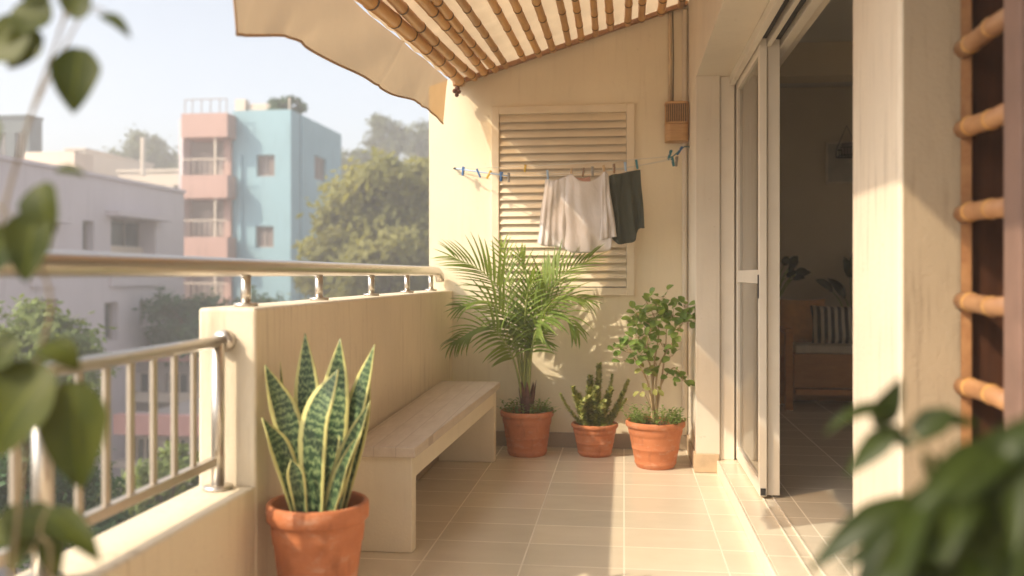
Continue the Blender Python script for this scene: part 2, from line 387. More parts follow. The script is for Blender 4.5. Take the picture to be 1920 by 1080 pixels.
def leaf(mb, p, d, n, L, wd, prof, bend=0, cup=.2, twist=0, nl=8, nw=4, wave=0, mi=0, bendf=None):
    p = V(p); d = V(d).normalized(); n = V(n); n = (n - d * n.dot(d)); n = n.normalized() if n.length > 1e-5 else d.orthogonal().normalized()
    s = d.cross(n); vs = []; uv = []; ph = R.random() * 6
    for i in range(nl + 1):
        t = i / nl; w = wd * .5 * prof(t)
        for j in range(nw + 1):
            q = 2 * j / nw - 1
            vs.append(p + s * (w * q) + n * (cup * w * q * q + wave * wd * math.sin(ph + t * 9) * abs(q)))
            uv.append((j / nw, t))
        if i < nl:
            p = p + d * (L / nl)
            a = (bendf(t) if bendf else bend) / nl
            Q = Quaternion(s, -a); d = Q @ d; n = Q @ n
            if twist: Q = Quaternion(d, twist / nl); s = Q @ s; n = Q @ n
    fs = [(i * (nw + 1) + j, i * (nw + 1) + j + 1, (i + 1) * (nw + 1) + j + 1, (i + 1) * (nw + 1) + j) for i in range(nl) for j in range(nw)]
    mb.add(vs, fs, mi, uv)
P_heart = lambda t: max(.0, (min(1, (t + .02) / .30) ** .5) * (1 - max(0, (t - .30) / .70) ** 1.7) ** .95)
P_oval = lambda t: max(0.02, math.sin(math.pi * min(1, t ** .85)) ** .75)
P_lance = lambda t: max(.02, min(1, (t + .03) / .32) ** .7 * (1 - max(0, (t - .32) / .68) ** 1.6))
P_round = lambda t: max(0.05, math.sin(math.pi * min(.999, .04 + .96 * t ** 1.15)) ** .6)
P_blade = lambda t: max(.03, (min(1, .35 + t * 3.2)) * (1 - t) ** .6)
def P_snake(t): return max(.02, (.55 + .45 * min(1, t / .45)) * (1 if t < .55 else (1 - ((t - .55) / .45) ** 1.7)))

# ------------------------------------------------------------------ wall with openings (u along udir, v up)
def holed(mb, o, ud, w, h, holes, nrm, depth, mi=0):
    """a wall face with rectangular openings, reveals and a back face"""
    o = V(o); ud = V(ud); nrm = V(nrm); vd = V((0, 0, 1))
    us = sorted({0, w, *[x for a in holes for x in (a[0], a[2])]}); vs_ = sorted({0, h, *[x for a in holes for x in (a[1], a[3])]})
    P = lambda u, v, k: o + ud * u + vd * v - nrm * k
    for i in range(len(us) - 1):
        for j in range(len(vs_) - 1):
            cu, cv = (us[i] + us[i + 1]) / 2, (vs_[j] + vs_[j + 1]) / 2
            if any(a[0] < cu < a[2] and a[1] < cv < a[3] for a in holes): continue
            for k in (0, depth):
                q = [P(us[i], vs_[j], k), P(us[i + 1], vs_[j], k), P(us[i + 1], vs_[j + 1], k), P(us[i], vs_[j + 1], k)]
                mb.add(q, [(0, 1, 2, 3)], mi)
    for a in holes:
        for (u0, v0, u1, v1) in ((a[0], a[1], a[2], a[1]), (a[2], a[1], a[2], a[3]), (a[2], a[3], a[0], a[3]), (a[0], a[3], a[0], a[1])):
            mb.add([P(u0, v0, 0), P(u1, v1, 0), P(u1, v1, depth), P(u0, v0, depth)], [(0, 1, 2, 3)], mi)
    for (u0, v0, u1, v1) in ((0, 0, w, 0), (w, 0, w, h), (w, h, 0, h), (0, h, 0, 0)):
        mb.add([P(u0, v0, 0), P(u1, v1, 0), P(u1, v1, depth), P(u0, v0, depth)], [(0, 1, 2, 3)], mi)

# ================================================================== BALCONY SHELL
PX = -1.20; PO = -1.40; YB = 6.30; XH = .435; YC = 2.853; ZP = 1.09; ZL = .505
XT = .57; ZT = .075; YD = 5.60
fl = MB().box((PX, -2.2, -.25), (XT, YB, 0)).build('floor', M['tile']); struct(fl)
struct(MB().box((XT - .012, -2.2, .001), (XT - .0005, YD - .001, ZT + .002)).build('kerb', M['house'], bevel=.003))
th = MB().box((XT, -2.2, -.25), (4.2, 8.6, ZT)).build('threshold_floor', M['tile'], bevel=.006); struct(th)

# back wall with the louvred opening
LW0, LW1 = W(922, 380, Y=YB).x, W(1190, 380, Y=YB).x
LZ0, LZ1 = 1.055, 2.375
ZW = lambda x: 2.60 + .31 * (x + 1.15)
bw = thing('back_wall', (-.45, YB, 0), 'cream plastered end wall of the balcony behind the potted palm and louvred window', 'wall')
mb = MB(); x0, x1 = -1.37, .80
hx0, hx1, hz0, hz1 = LW0 + .05, LW1 - .05, LZ0 + .05, LZ1 - .05
holed(mb, (x0, YB, -.25), (1, 0, 0), x1 - x0, 3.20, [(hx0 - x0, hz0 + .25, hx1 - x0, hz1 + .25)], (0, -1, 0), .2)
mb.v = [(x, y, ZW(x)) if z > 2.9 else (x, y, z) for x, y, z in mb.v]
mb.build('wall', M['wall'], bw)
MB().box((PX, YB - .014, .0015), (XH, YB - .001, .105)).build('skirting', M['skirt'], bw, bevel=.003)

# parapet
pw = thing('parapet_wall', (-1.3, 4, 0), 'tall stained cream parapet wall beside the bench', 'wall')
MB().box((PO, YC, -.25), (PX, YB, ZP)).build('wall', M['parapet'], pw, bevel=.012, seg=3)
MB().box((PX + .001, YC, .0015), (PX + .012, YB - .016, .10)).build('skirting', M['skirt'], pw, bevel=.003)
lw = thing('low_wall', (-1.3, 1, 0), 'low cream ledge wall under the barred railing', 'wall')
MB().box((PO, -2.2, -.25), (PX, YC - .003, ZL)).build('wall', M['parapet'], lw, bevel=.01, seg=3)

# handrail on the parapet
XR = -1.302; ZR = 1.225
hr = thing('handrail', (XR, 3, ZP), 'polished steel handrail running along the top of the parapet', 'handrail')
pts = [(XR, -1.5, ZR), (XR, 0, ZR), (XR, 2, ZR), (XR, 4, ZR), (XR, 6.16, ZR), (XR + .01, 6.215, ZR - .006), (XR + .02, 6.24, ZR - .03), (XR + .022, 6.25, ZR - .07)]
MB().tube(pts, .031, 24).build('rail', M['steel'], hr, True)
for px, py in ((461, 578), (598, 562), (696, 552), (763, 544), (808, 538)):
    y = W(px, py, X=XR).y
    p = MB().tube([(XR, y, ZP), (XR, y, ZR - .025)], .017, 16).build('post', M['steel'], hr, True)
    MB().lathe([(.0, 0), (.040, 0), (.042, .004), (.040, .011), (.020, .013), (.0, .013)], (XR, y, ZP + .001), 24).build('flange', M['steel'], p, True)

# barred railing on the low wall
XQ = -1.305
rl = thing('railing', (XQ, 1.5, ZL), 'grey metal barred railing standing on the low ledge wall', 'railing')
zt = W(415, 640, X=XQ).z; zb = W(408, 862, X=XQ).z
y0r = -1.6
MB().tube([(XQ, y0r, zt), (XQ, YC - .004, zt)], .019, 14).build('top_rail', M['steel'], rl, True)
MB().box((XQ - .014, y0r, zb - .014), (XQ + .014, YC - .09, zb + .014)).build('bottom_rail', M['bar'], rl, bevel=.003)
MB().tube([(XQ, YC - .026, zt), (XQ, YC - .001, zt)], .036, 20).build('end_flange', M['steel'], rl, True)
for px in (363, 327, 288, 245, 199, 148, 92, 28):
    y = W(px, 700, X=XQ).y
    MB().box((XQ - .006, y - .012, zb + .0145), (XQ + .006, y + .012, zt - .012)).build('baluster', M['bar'], rl, bevel=.002)
yb = W(28, 700, X=XQ).y
for k in range(1, 14):
    MB().box((XQ - .006, yb - .135 * k - .012, zb + .0145), (XQ + .006, yb - .135 * k + .012, zt - .012)).build('baluster', M['bar'], rl, bevel=.002)
for y in (W(409, 880, X=XQ).y, W(78, 900, X=XQ).y, .2):
    p = MB().tube([(XQ, y, ZL), (XQ, y, zt - .005)], .021, 18).build('post', M['steel'], rl, True)
    MB().lathe([(0, 0), (.046, 0), (.048, .004), (.046, .012), (.024, .014), (0, .014)], (XQ, y, ZL + .001), 26).build('flange', M['steel'], p, True)

# ================================================================== HOUSE SIDE
ZS = 2.405; YD = 5.60
hw = thing('house_wall', (XH, 5.6, 0), 'cream house wall with the deep door opening and lintel', 'wall')
mb = MB()
mb.box((XH, YD, -.25), (XT + .005, YB - .001, ZS))
mb.box((XT + .005, YD + .1, ZT), (.90, YB - .001, ZS))
mb.build('wall', M['house'], hw)
MB().box((XH, -2.2, ZS + .0005), (.90, YB - .0015, 3.5)).build('lintel', M['house'], hw)
MB().box((XH - .012, YD - .014, .0015), (XT, YB - .02, .115)).build('skirting', M['skirt2'], hw, bevel=.004)

# near pillar
YP0, YP1 = 2.78, 3.33
XPL = (W(1680, 300, Y=YP0).x + W(1602, 300, Y=YP1).x) / 2
XPR = W(1800, 300, Y=YP0).x
pl = tag(MB().box((XPL, YP0, ZT), (XPR, YP1, ZS)).build('pillar', M['pillar'], bevel=.012, seg=3), 'weathered plaster pillar standing between the doorway and the bamboo lattice', 'pillar')

tag(pl, 'weathered plaster pillar standing between the doorway and the bamboo lattice', 'pillar')
MB().box((XPL + .012, YP0 - .005, ZT + .001), (XPR, YP0 - .0005, ZS - .002)).build('dark_face', M['darkrender'], pl)  # darker plaster sheet covering only the camera-facing side
# unseen slab overhead, added so its edge shades the upper pillar
sl = tag(MB().box((-.82, -2.4, 3.12), (XH - .001, 2.45, 3.34)).build('shade_slab', M['slab'], bevel=.01), 'unseen concrete slab added overhead to shade the top of the pillar', 'slab')

# door frame
df = thing('door_frame', (.7, 5.5, ZT), 'white fixed frame with track grooves around the sliding doors', 'door frame')
mb = MB(); mb.box((XT + .01, YD + .02, ZT), (.665, YD + .099, ZS - .001)); mb.build('jamb', M['white'], df, bevel=.004)
mb = MB()
for a, b in ((.635, .668), (.712, .735), (.785, .83)): mb.box((a, YP1, ZS - .055), (b, YD + .018, ZS - .001))
mb.box((.669, YP1, ZS - .018), (.711, YD + .018, ZS - .002), 1); mb.box((.736, YP1, ZS - .018), (.784, YD + .018, ZS - .002), 1)
mb.build('head_track', [M['white'], M['dark']], df, bevel=.002)
for a in (.690, .742):
    MB().box((a, YP1, ZT + .0005), (a + .006, YD + .018, ZT + .006)).build('sill_track', M['white'], df)
def door_leaf(xa, ya, yb_, label, handle, th=.036):
    d = thing('sliding_door', (xa, ya, ZT), label, 'sliding door', 'sliding glass door panels')
    z0, z1 = ZT + .014, ZS - .02; xb = xa + th; sw = .055; zm = 1.19
    mb = MB(); mb.box((xa, ya, z0), (xb, ya + sw, z1)); mb.box((xa, yb_ - sw, z0), (xb, yb_, z1))
    mb.box((xa + .001, ya + sw, z0), (xb - .001, yb_ - sw, z0 + .075)); mb.box((xa + .001, ya + sw, z1 - .075), (xb - .001, yb_ - sw, z1)); mb.box((xa + .001, ya + sw, zm - .035), (xb - .001, yb_ - sw, zm + .035))
    mb.build('frame', M['white'], d, bevel=.003)
    for a, b in ((z0 + .075, zm - .035), (zm + .035, z1 - .075)):
        MB().box((xa + .015, ya + sw, a), (xa + .019, yb_ - sw, b)).build('pane', M['glass'], d)
    if handle:
        MB().box((xa - .006, ya + .018, 1.08), (xa - .0005, ya + .034, 1.20)).build('handle', M['black'], d, bevel=.002)
        MB().box((xa + .004, ya - .004, ZT + .02), (xa + .03, ya - .0005, ZT + .055)).build('guide_clip', M['black'], d)
    return d
door_leaf(.674, 4.66, YD + .015, 'white framed glass sliding door panel nearest the balcony with a dark handle', True)
door_leaf(.716, 4.69, YD + .017, 'inner white glass sliding door panel stacked behind the first panel', False, .062)

# room
mb = MB().box((.9, 8.5, ZT), (4.2, 8.62, 3.2)); tag(mb.build('interior_wall', M['room']), 'dim beige far wall of the room behind the sofa', 'wall')
mb = MB(); holed(mb, (4.2, 2.4, ZT), (0, 1, 0), 6.1, 3.12, [(3.1, 1.05, 4.4, 2.35)], (-1, 0, 0), .12)  # unseen opening added so skylight brightens the room
tag(mb.build('side_wall', M['room']), 'right hand wall of the room with an unseen opening added to let daylight in', 'wall')
tag(MB().box((.80, YB, ZT), (.899, 8.5, 3.2)).build('room_wall', M['room']), 'room wall behind the stacked sliding doors', 'wall')
tag(MB().box((XPR, YP0 + .1, ZT), (4.2, YP0 + .3, 3.2)).build('partition_wall', M['room']), 'room wall behind the near pillar', 'wall')
struct(MB().box((.901, YP0 + .301, 2.90), (4.2, 8.499, 3.0)).build('ceiling', M['roomceil']))
tag(MB().box((.901, 6.85, 2.655), (4.2, 7.1, 2.899)).build('ceiling_beam', M['room']), 'beam crossing under the ceiling of the dim room', 'beam')

# sofa
so = thing('sofa', (2.1, 8.1, ZT), 'wooden daybed sofa with cream seat in the dim room', 'sofa')
xl = W(1482, 700, Y=7.9).x
def zy(y, Y): return W(1540, y, Y=Y).z
MB().box((xl, 7.75, zy(728, 7.75)), (3.9, 8.4, zy(664, 7.75))).build('base', M['sofawood'], so, bevel=.008)
MB().box((xl + .02, 7.76, zy(742, 7.75)), (3.88, 8.38, zy(731, 7.75))).build('plinth', M['sofawood'], so, bevel=.004)
MB().box((xl + .01, 7.74, zy(663.5, 7.75)), (3.88, 8.2, zy(648, 7.75))).build('seat_cushion', M['seatcush'], so, bevel=.02, seg=3)
MB().box((xl - .1, 8.36, ZT), (3.95, 8.44, zy(575, 8.36))).build('backrest', M['sofawood'], so, bevel=.01)
MB().box((xl - .075, 7.72, zy(625, 7.72)), (xl - .004, 8.35, zy(617, 7.72))).build('armrest', M['sofawood'], so, bevel=.006)
for y in (7.73, 8.27): MB().box((xl - .07, y, ZT), (xl - .008, y + .06, zy(625, 7.72) - .001)).build('leg', M['sofawood'], so, bevel=.004)
def cushion(name, c, w, h, t, mat, label, lean=.3, rz=0):
    mb = MB(); n = 12; vs = []
    for side in (1, -1):
        for i in range(n + 1):
            for j in range(n + 1):
                a, b = 2 * i / n - 1, 2 * j / n - 1
                puff = ((1 - a ** 4) * (1 - b ** 4)) ** .5 * t / 2
                ex = 1 - .06 * (1 - abs(b) ** 2) * abs(a); ez = 1 - .06 * (1 - abs(a) ** 2) * abs(b)
                vs.append(V((a * w / 2 * ex, side * puff, b * h / 2 * ez)))
    N = (n + 1) ** 2; fs = []
    for i in range(n):
        for j in range(n):
            q = (i * (n + 1) + j, (i + 1) * (n + 1) + j, (i + 1) * (n + 1) + j + 1, i * (n + 1) + j + 1)
            fs.append(q); fs.append(tuple(N + k for k in reversed(q)))
    o = mb.add(vs, fs).build(name, mat, smooth=True); o.location = c; o.rotation_euler = (-lean, 0, rz)
    return tag(o, label, 'cushion')
zc = zy(648, 7.9)
cushion('cushion', (W(1502, 600, Y=8.22).x, 8.21, zc + .19), .42, .40, .15, M['orange'], 'plain orange cushion leaning at the left end of the sofa', .22)
cushion('cushion', (W(1572, 600, Y=8.08).x, 8.06, zc + .165), .46, .35, .14, M['stripe'], 'black and cream striped cushion on the sofa', .35, -.1)
# picture
pf = thing('picture_frame', (W(1600, 305, Y=8.48).x, 8.49, W(1580, 305, Y=8.48).z), 'pale framed print hung on the dim room wall', 'picture')
xa, xb = W(1548, 300, Y=8.49).x, W(1660, 300, Y=8.49).x; za, zb_ = W(1580, 345, Y=8.49).z, W(1580, 266, Y=8.49).z
mb = MB()
for a, b in (((xa, 8.475, za), (xb, 8.499, za + .018)), ((xa, 8.475, zb_ - .018), (xb, 8.499, zb_)), ((xa, 8.475, za + .018), (xa + .018, 8.499, zb_ - .018)), ((xb - .018, 8.475, za + .018), (xb, 8.499, zb_ - .018))): mb.box(a, b)
mb.build('frame', M['seatcush'], pf); MB().box((xa + .018, 8.485, za + .018), (xb - .018, 8.498, zb_ - .018)).build('print', M['paper'], pf)
# wire shelf with plant in front of the picture
ws = thing('wire_basket', (W(1597, 285, Y=8.3).x, 8.35, W(1590, 290, Y=8.3).z), 'small black wire basket hanging in front of the framed print', 'basket')
xa, xb = W(1576, 290, Y=8.3).x, W(1618, 290, Y=8.3).x; z0 = W(1590, 291, Y=8.3).z; z1 = W(1590, 276, Y=8.3).z
mb = MB()
for z in (z0, z1):
    mb.tube([(xa, 8.28, z), (xb, 8.28, z), (xb, 8.47, z), (xa, 8.47, z), (xa, 8.28, z)], .006, 6)
for i in range(8):
    x = xa + (xb - xa) * i / 7; mb.tube([(x, 8.28, z1), (x, 8.28, z0), (x, 8.47, z0), (x, 8.47, z1)], .004, 5)
mb.tube([(xa, 8.47, z1), ((xa + xb) / 2, 8.485, z1 + .22), (xb, 8.47, z1)], .004, 5)
mb.build('wire', M['black'], ws)
mb = MB().lathe([(0, 0), (.05, 0), (.07, .11), (.065, .11), (.05, .02), (0, .02)], ((xa + xb) / 2, 8.38, z0 + .006), 16); 
tag(mb.build('flower_pot', M['curtain'], smooth=True), 'small brown pot sitting in the black wire basket', 'pot')
def houseplant(name, base, leaves, label, mat, L=.22, wd=.09, group=None):
    t = thing(name, base, label, 'plant', group); ms = MB(); ml = MB()
    for p in leaves:
        p = V(p); mid = V(base) * .4 + p * .6 + V((0, 0, .06))
        c = catmull([base, mid, p], 6); ms.tube(c, [.010 - .006 * i / (len(c) - 1) for i in range(len(c))], 6)
        d = (c[-1] - c[-4]).normalized() + V((R.uniform(-.3, .3), R.uniform(-.4, .1), R.uniform(-.1, .3)))
        leaf(ml, c[-1], d, V((0, -.8, .7)), L * R.uniform(.85, 1.15), wd, P_oval, bend=.9, cup=.15, nl=7)
    ms.build('stem', M['palmstem'], t, True); ml.build('foliage', mat, t, True)
    return t
b = (W(1600, 600, Y=8.47).x, 8.46, W(1600, 575, Y=8.42).z)
houseplant('house_plant', (b[0], 8.465, ZT + .55), [W(1562, 548, Y=8.38), W(1594, 522, Y=8.4), W(1608, 540, Y=8.36), W(1585, 560, Y=8.4), W(1598, 508, Y=8.42), W(1625, 520, Y=8.4)], 'broad leafed house plant rising behind the striped cushion', M['fgleafd'], .24, .10)
tag(MB().lathe([(0, 0), (.09, 0), (.12, .5), (.11, .5), (.08, .05), (0, .05)], (b[0], 8.465, ZT), 20).build('planter', M['curtain'], smooth=True), 'brown planter behind the sofa holding the broad leafed plant', 'pot')
b2 = (W(1475, 560, Y=8.2).x - .12, 8.25, W(1475, 585, Y=8.2).z)
houseplant('house_plant', b2, [W(x, y, Y=8.1 + .04 * (i % 4)) for i, (x, y) in enumerate(((1478, 508), (1484, 496), (1492, 515), (1475, 520), (1487, 523), (1499, 517), (1480, 502), (1470, 498)))], 'dark rubbery house plant peeping past the sliding door stile', M['fgleafd'], .10, .075)
tag(MB().box((b2[0] - .16, 8.1, ZT), (b2[0] + .12, 8.4, b2[2] - .16)).build('side_table', M['sofawood'], bevel=.01), 'wooden side table against the wall behind the sliding door', 'table')
tag(MB().lathe([(0, 0), (.06, 0), (.075, .16), (.065, .16), (.05, .02), (0, .02)], (b2[0], b2[1], b2[2] - .16), 20).build('flower_pot', M['terra'], smooth=True), 'small pot on the side table holding the dark rubbery plant', 'pot')

# ================================================================== LOUVRED WINDOW
lv = thing('louvred_window', ((LW0 + LW1) / 2, YB, LZ0), 'cream louvred window shutter set in the end wall', 'window')
mb = MB(); fw = .055; ya, yb2 = YB - .028, YB + .03
mb.box((LW0, ya, LZ0), (LW0 + fw, yb2, LZ1)); mb.box((LW1 - fw, ya, LZ0), (LW1, yb2, LZ1))
mb.box((LW0 + fw, ya + .001, LZ0), (LW1 - fw, yb2, LZ0 + fw)); mb.box((LW0 + fw, ya + .001, LZ1 - fw), (LW1 - fw, yb2, LZ1))
mb.build('frame', M['louvre'], lv, bevel=.004)
mb = MB(); zz = LZ0 + fw + .012; n = 22; st = (LZ1 - LZ0 - 2 * fw - .01) / n
for i in range(n):
    z = zz + st * i + R.uniform(-.0015, .0015); a = LW0 + fw + .002; b = LW1 - fw - .002; tl = R.uniform(-.002, .002)
    # sloping blade: front edge low, back edge high
    mb.hexa([(a, YB - .024, z - .004), (b, YB - .024, z - .004 + tl), (b, YB + .006, z + .051 + tl), (a, YB + .006, z + .051)],
            [(a, YB - .020, z + .003), (b, YB - .020, z + .003 + tl), (b, YB + .012, z + .057 + tl), (a, YB + .012, z + .057)])
mb.build('slats', M['louvre'], lv, bevel=.002)
MB().box((LW0 + .03, YB + .06, LZ0 + .03), (LW1 - .03, YB + .07, LZ1 - .03)).build('backing', M['curtain'], lv)

# ================================================================== WALL FITTINGS
la = thing('wall_lantern', (W(1269, 262, Y=6.2).x, 6.2, W(1269, 264, Y=6.2).z), 'woven cane wall lantern with slotted top mounted in the corner', 'lantern')
xa, xb = W(1247, 230, Y=6.16).x, XH - .004; z0 = W(1269, 264, Y=6.16).z; z1 = W(1269, 190, Y=6.16).z; zm = z0 + (z1 - z0) * .43
xm, hw_ = (xa + xb) / 2, (xb - xa) / 2
def oval(mb, z0_, z1_, k=1.0, mi=0):
    n = 24; vs = []
    for z in (z0_, z1_):
        for j in range(n):
            a = 2 * math.pi * j / n; cx, sy = math.cos(a), math.sin(a)
            vs.append((xm + hw_ * k * math.copysign(abs(cx) ** .45, cx), 6.215 + .068 * k * math.copysign(abs(sy) ** .45, sy), z))
    fs = [(j, (j + 1) % n, n + (j + 1) % n, n + j) for j in range(n)] + [tuple(reversed(range(n))), tuple(range(n, 2 * n))]
    mb.add(vs, fs, mi)
mb = MB(); oval(mb, z0, zm); mb.build('body', M['lantern'], la, bevel=.004)
mb = MB(); oval(mb, zm + .0005, zm + .014, 1.03); mb.build('band', M['lantern'], la, bevel=.003)
mb = MB(); oval(mb, z1 - .016, z1, 1.02); mb.build('band', M['lantern'], la, bevel=.003)
mb = MB(); oval(mb, zm + .014, z1 - .016, .86); mb.build('core', M['dark'], la)
mb = MB()
for i in range(13):
    x = xa + .006 + (xb - xa - .012) * i / 12; mb.box((x - .0028, 6.148, zm + .0142), (x + .0028, 6.156, z1 - .0162))
for i in range(7):
    y = 6.163 + i * .018
    for x in (xa + .003, xb - .006): mb.box((x, y, zm + .0142), (x + .006, y + .006, z1 - .0162))
mb.build('grille', M['lantern'], la)
cx = W(1256, 100, Y=6.27).x
tag(MB().tube([(cx, YB - .016, z1 - .02), (cx, YB - .016, 3.03)], .013, 12).build('conduit', M['conduit'], smooth=True), 'painted conduit pipe rising from the cane lantern to the roof', 'pipe')
tag(MB().tube([(cx + .022, YB - .007, z1), (cx + .026, YB - .007, 2.7), (cx + .020, YB - .007, 3.0)], .004, 6).build('cable', M['brown'] if 'brown' in M else M['twig'], smooth=True), 'thin brown cable running beside the conduit pipe', 'cable')
tag(MB().tube([(XH - .024, YB - .024, .11), (XH - .024, YB - .024, 3.0)], .019, 14).build('drain_pipe', M['house'], smooth=True), 'slim cream drain pipe in the wall corner', 'pipe')

# ================================================================== AWNING
aw = thing('bamboo_awning', (-.4, 4.5, 2.5), 'slanting awning of bamboo poles under cream canvas with a hanging valance', 'awning')
SL = .315; PT = .055
def zp(x, y): return 2.535 + SL * (x + 1.155) + PT * (1 - .75 * (x + 1.155) / 1.55) * (y - 6.2)
def pole(x, r, y1, seed, y0=2.62):
    rr = random.Random(seed); mb = MB(); pts = []; rad = []; mis = []; y = y1
    nodes = []; yy = y1 - rr.uniform(.03, .2)
    while yy > y0: nodes.append(yy); yy -= rr.uniform(.26, .44)
    prof = [(y1, r * .97)]
    for nd in nodes:
        prof += [(nd + .026, r), (nd + .017, r * 1.02), (nd + .014, r * 1.10), (nd - .012, r * 1.10), (nd - .015, r * 1.02), (nd - .026, r)]
    prof.append((y0, r))
    bow = rr.uniform(-.02, .02)
    for yv, rv in prof:
        s_ = (y1 - yv) / (y1 - y0); pts.append((x + bow * math.sin(math.pi * s_), yv, zp(x, yv) + .5 * bow * math.sin(6 * s_))); rad.append(rv)
    for i in range(len(prof) - 1):
        mis.append(1 if abs(rad[i] - r * 1.10) < 1e-6 and abs(rad[i + 1] - r * 1.10) < 1e-6 else 0)
    mb.tube(pts, rad, 14, 0, mis)
    mb.build('bamboo_pole', [M['bamboo'], M['node']], aw, True)
ends = [(862, 155), (888, 146), (908, 139), (928, 132), (948, 125), (982, 109), (1010, 100), (1036, 90), (1066, 80), (1090, 70), (1117, 60), (1145, 51), (1177, 41), (1203, 33), (1240, 20), (1277, 12)]
for i, (px, py) in enumerate(ends):
    y1 = 6.24 - (.10 if 5 <= i <= 12 else .02) * R.random()
    x = W(px, py, Y=6.2).x
    pole(x, .036 if i == 0 else R.uniform(.0215, .0285), y1, 100 + i)
# cloth over the poles
mb = MB(); nx, ny = 60, 60; xa, xb, ya, yb_ = -1.20, XH - .004, 2.60, YB - .003
vs = []
for i in range(nx + 1):
    for j in range(ny + 1):
        x = xa + (xb - xa) * i / nx; y = ya + (yb_ - ya) * j / ny
        vs.append((x, y, zp(x, y) + .036 + .006 * math.sin(y * 21 + x * 2) + .004 * math.sin(y * 9 + x * 13) + .004 * math.sin(x * 60)))
mb.add(vs, [(i * (ny + 1) + j, (i + 1) * (ny + 1) + j, (i + 1) * (ny + 1) + j + 1, i * (ny + 1) + j + 1) for i in range(nx) for j in range(ny)])
mb.build('canopy', M['canopy'], aw, True)
# batten along the wall under the canopy
MB().hexa([(-1.19, YB - .05, zp(-1.19, 6.27) - .002), (XH - .005, YB - .05, zp(XH, 6.27) - .002), (XH - .005, YB - .004, zp(XH, 6.27) - .002), (-1.19, YB - .004, zp(-1.19, 6.27) - .002)],
          [(-1.19, YB - .05, zp(-1.19, 6.27) + .026), (XH - .005, YB - .05, zp(XH, 6.27) + .026), (XH - .005, YB - .004, zp(XH, 6.27) + .026), (-1.19, YB - .004, zp(-1.19, 6.27) + .026)]).build('batten', M['bamboo_v'], aw)
MB().hexa([(-1.2, 2.6, zp(-1.2, 2.6) - .055), (.43, 2.6, zp(.43, 2.6) - .055), (.43, 2.66, zp(.43, 2.66) - .055), (-1.2, 2.66, zp(-1.2, 2.66) - .055)],
          [(-1.2, 2.6, zp(-1.2, 2.6) - .03), (.43, 2.6, zp(.43, 2.6) - .03), (.43, 2.66, zp(.43, 2.66) - .03), (-1.2, 2.66, zp(-1.2, 2.66) - .03)]).build('front_batten', M['bamboo_v'], aw)
# valance
XV = -1.205
bot = [W(px, py, X=XV) for px, py in ((445, 65), (490, 66), (530, 67), (565, 76), (600, 92), (650, 124), (700, 152), (750, 178), (790, 193), (812, 205), (833, 232))]
bot = catmull(bot, 14); nb = len(bot) - 1; nt_ = 20; vs = []
for i, b in enumerate(bot):
    s_ = i / nb; ytop = 2.62 + (6.17 - 2.62) * s_; ztop = zp(XV, ytop) + .034
    for k in range(nt_ + 1):
        t = k / nt_; y = ytop + (b.y - ytop) * t; z = ztop + (b.z - ztop) * t
        fold = (.005 + .014 * t) * math.sin(s_ * 24 + 1.3 * math.sin(s_ * 9) + t * 1.4) + .004 * t * math.sin(s_ * 61 + 5 * math.sin(s_ * 7) + t * 4) + .003 * math.sin(s_ * 47 - t * 5 + 4 * math.sin(s_ * 5)) + .010 * math.exp(-((s_ - .63) / .008) ** 2)
        vs.append((XV - .02 * t + fold, y, z))
mb = MB().add(vs, [(i * (nt_ + 1) + k, (i + 1) * (nt_ + 1) + k, (i + 1) * (nt_ + 1) + k + 1, i * (nt_ + 1) + k + 1) for i in range(nb) for k in range(nt_)])
vo = mb.build('valance', M['valance'], aw, True)
hp = [V(vs[i * (nt_ + 1) + nt_]) for i in range(nb + 1)]
MB().tube(hp, .0055, 6).build('hem', M['hem'], vo, True)
MB().tube([V(vs[k]) for k in range(nt_ + 1)], .004, 6).build('hem', M['hem'], vo, True)
# rope knot with wooden beads at the outer pole end
kx, kz = W(858, 160, Y=6.2).x, zp(-1.155, 6.2)
mb = MB()
for (dx, dy, dz, r) in ((.0, 0, -.045, .018), (-.018, 0, -.062, .017), (.012, -.01, -.07, .016), (-.004, .0, -.09, .015)):
    prof = [(r * math.sin(math.pi * q / 8) + 1e-4, -r * math.cos(math.pi * q / 8)) for q in range(9)]
    mb.lathe(prof, (kx + dx, 6.19 + dy, kz + dz), 12)
mb.build('rope_knot', M['fibre'], aw, True)

# ================================================================== BENCH
be = thing('bench', (-1.03, 4.8, 0), 'low cream bench with a plank top against the parapet', 'bench')
bx0, bx1 = -1.185, -.905; byf, byb = 3.82, 5.80
zf, zr = .462, .506; bxr = bx1 + .085            # the bench is a little wider and higher at its far end
def bxx(y): return bx1 + (bxr - bx1) * (y - byf) / (byb - byf)
def bzz(y): return zf + (zr - zf) * (y - byf) / (byb - byf)
def bblock(ya, yb_, inset0, inset1, z0f, z1f, wall=True, x0=None):
    q = lambda f: [((bx0 if wall else bxx(ya) - inset0), ya, f(ya)), (bxx(ya) + inset1, ya, f(ya)), (bxx(yb_) + inset1, yb_, f(yb_)), ((bx0 if wall else bxx(yb_) - inset0), yb_, f(yb_))]
    return MB().hexa(q(z0f), q(z1f))
bblock(byf - .03, byb + .03, 0, .022, lambda y: bzz(y) - .046, bzz).build('seat', M['seatstone'], be, bevel=.006, seg=3)
zu = lambda y: bzz(y) - .0465
bblock(byf, byf + .065, 0, 0, lambda y: .001, zu).build('leg', M['benchleg'], be, bevel=.005)
bblock(byb - .065, byb, 0, 0, lambda y: .001, zu).build('leg', M['benchleg'], be, bevel=.005)
bblock(byf + .066, byb - .066, .062, -.002, lambda y: bzz(y) - .145, zu, False).build('apron', M['benchleg'], be, bevel=.004)

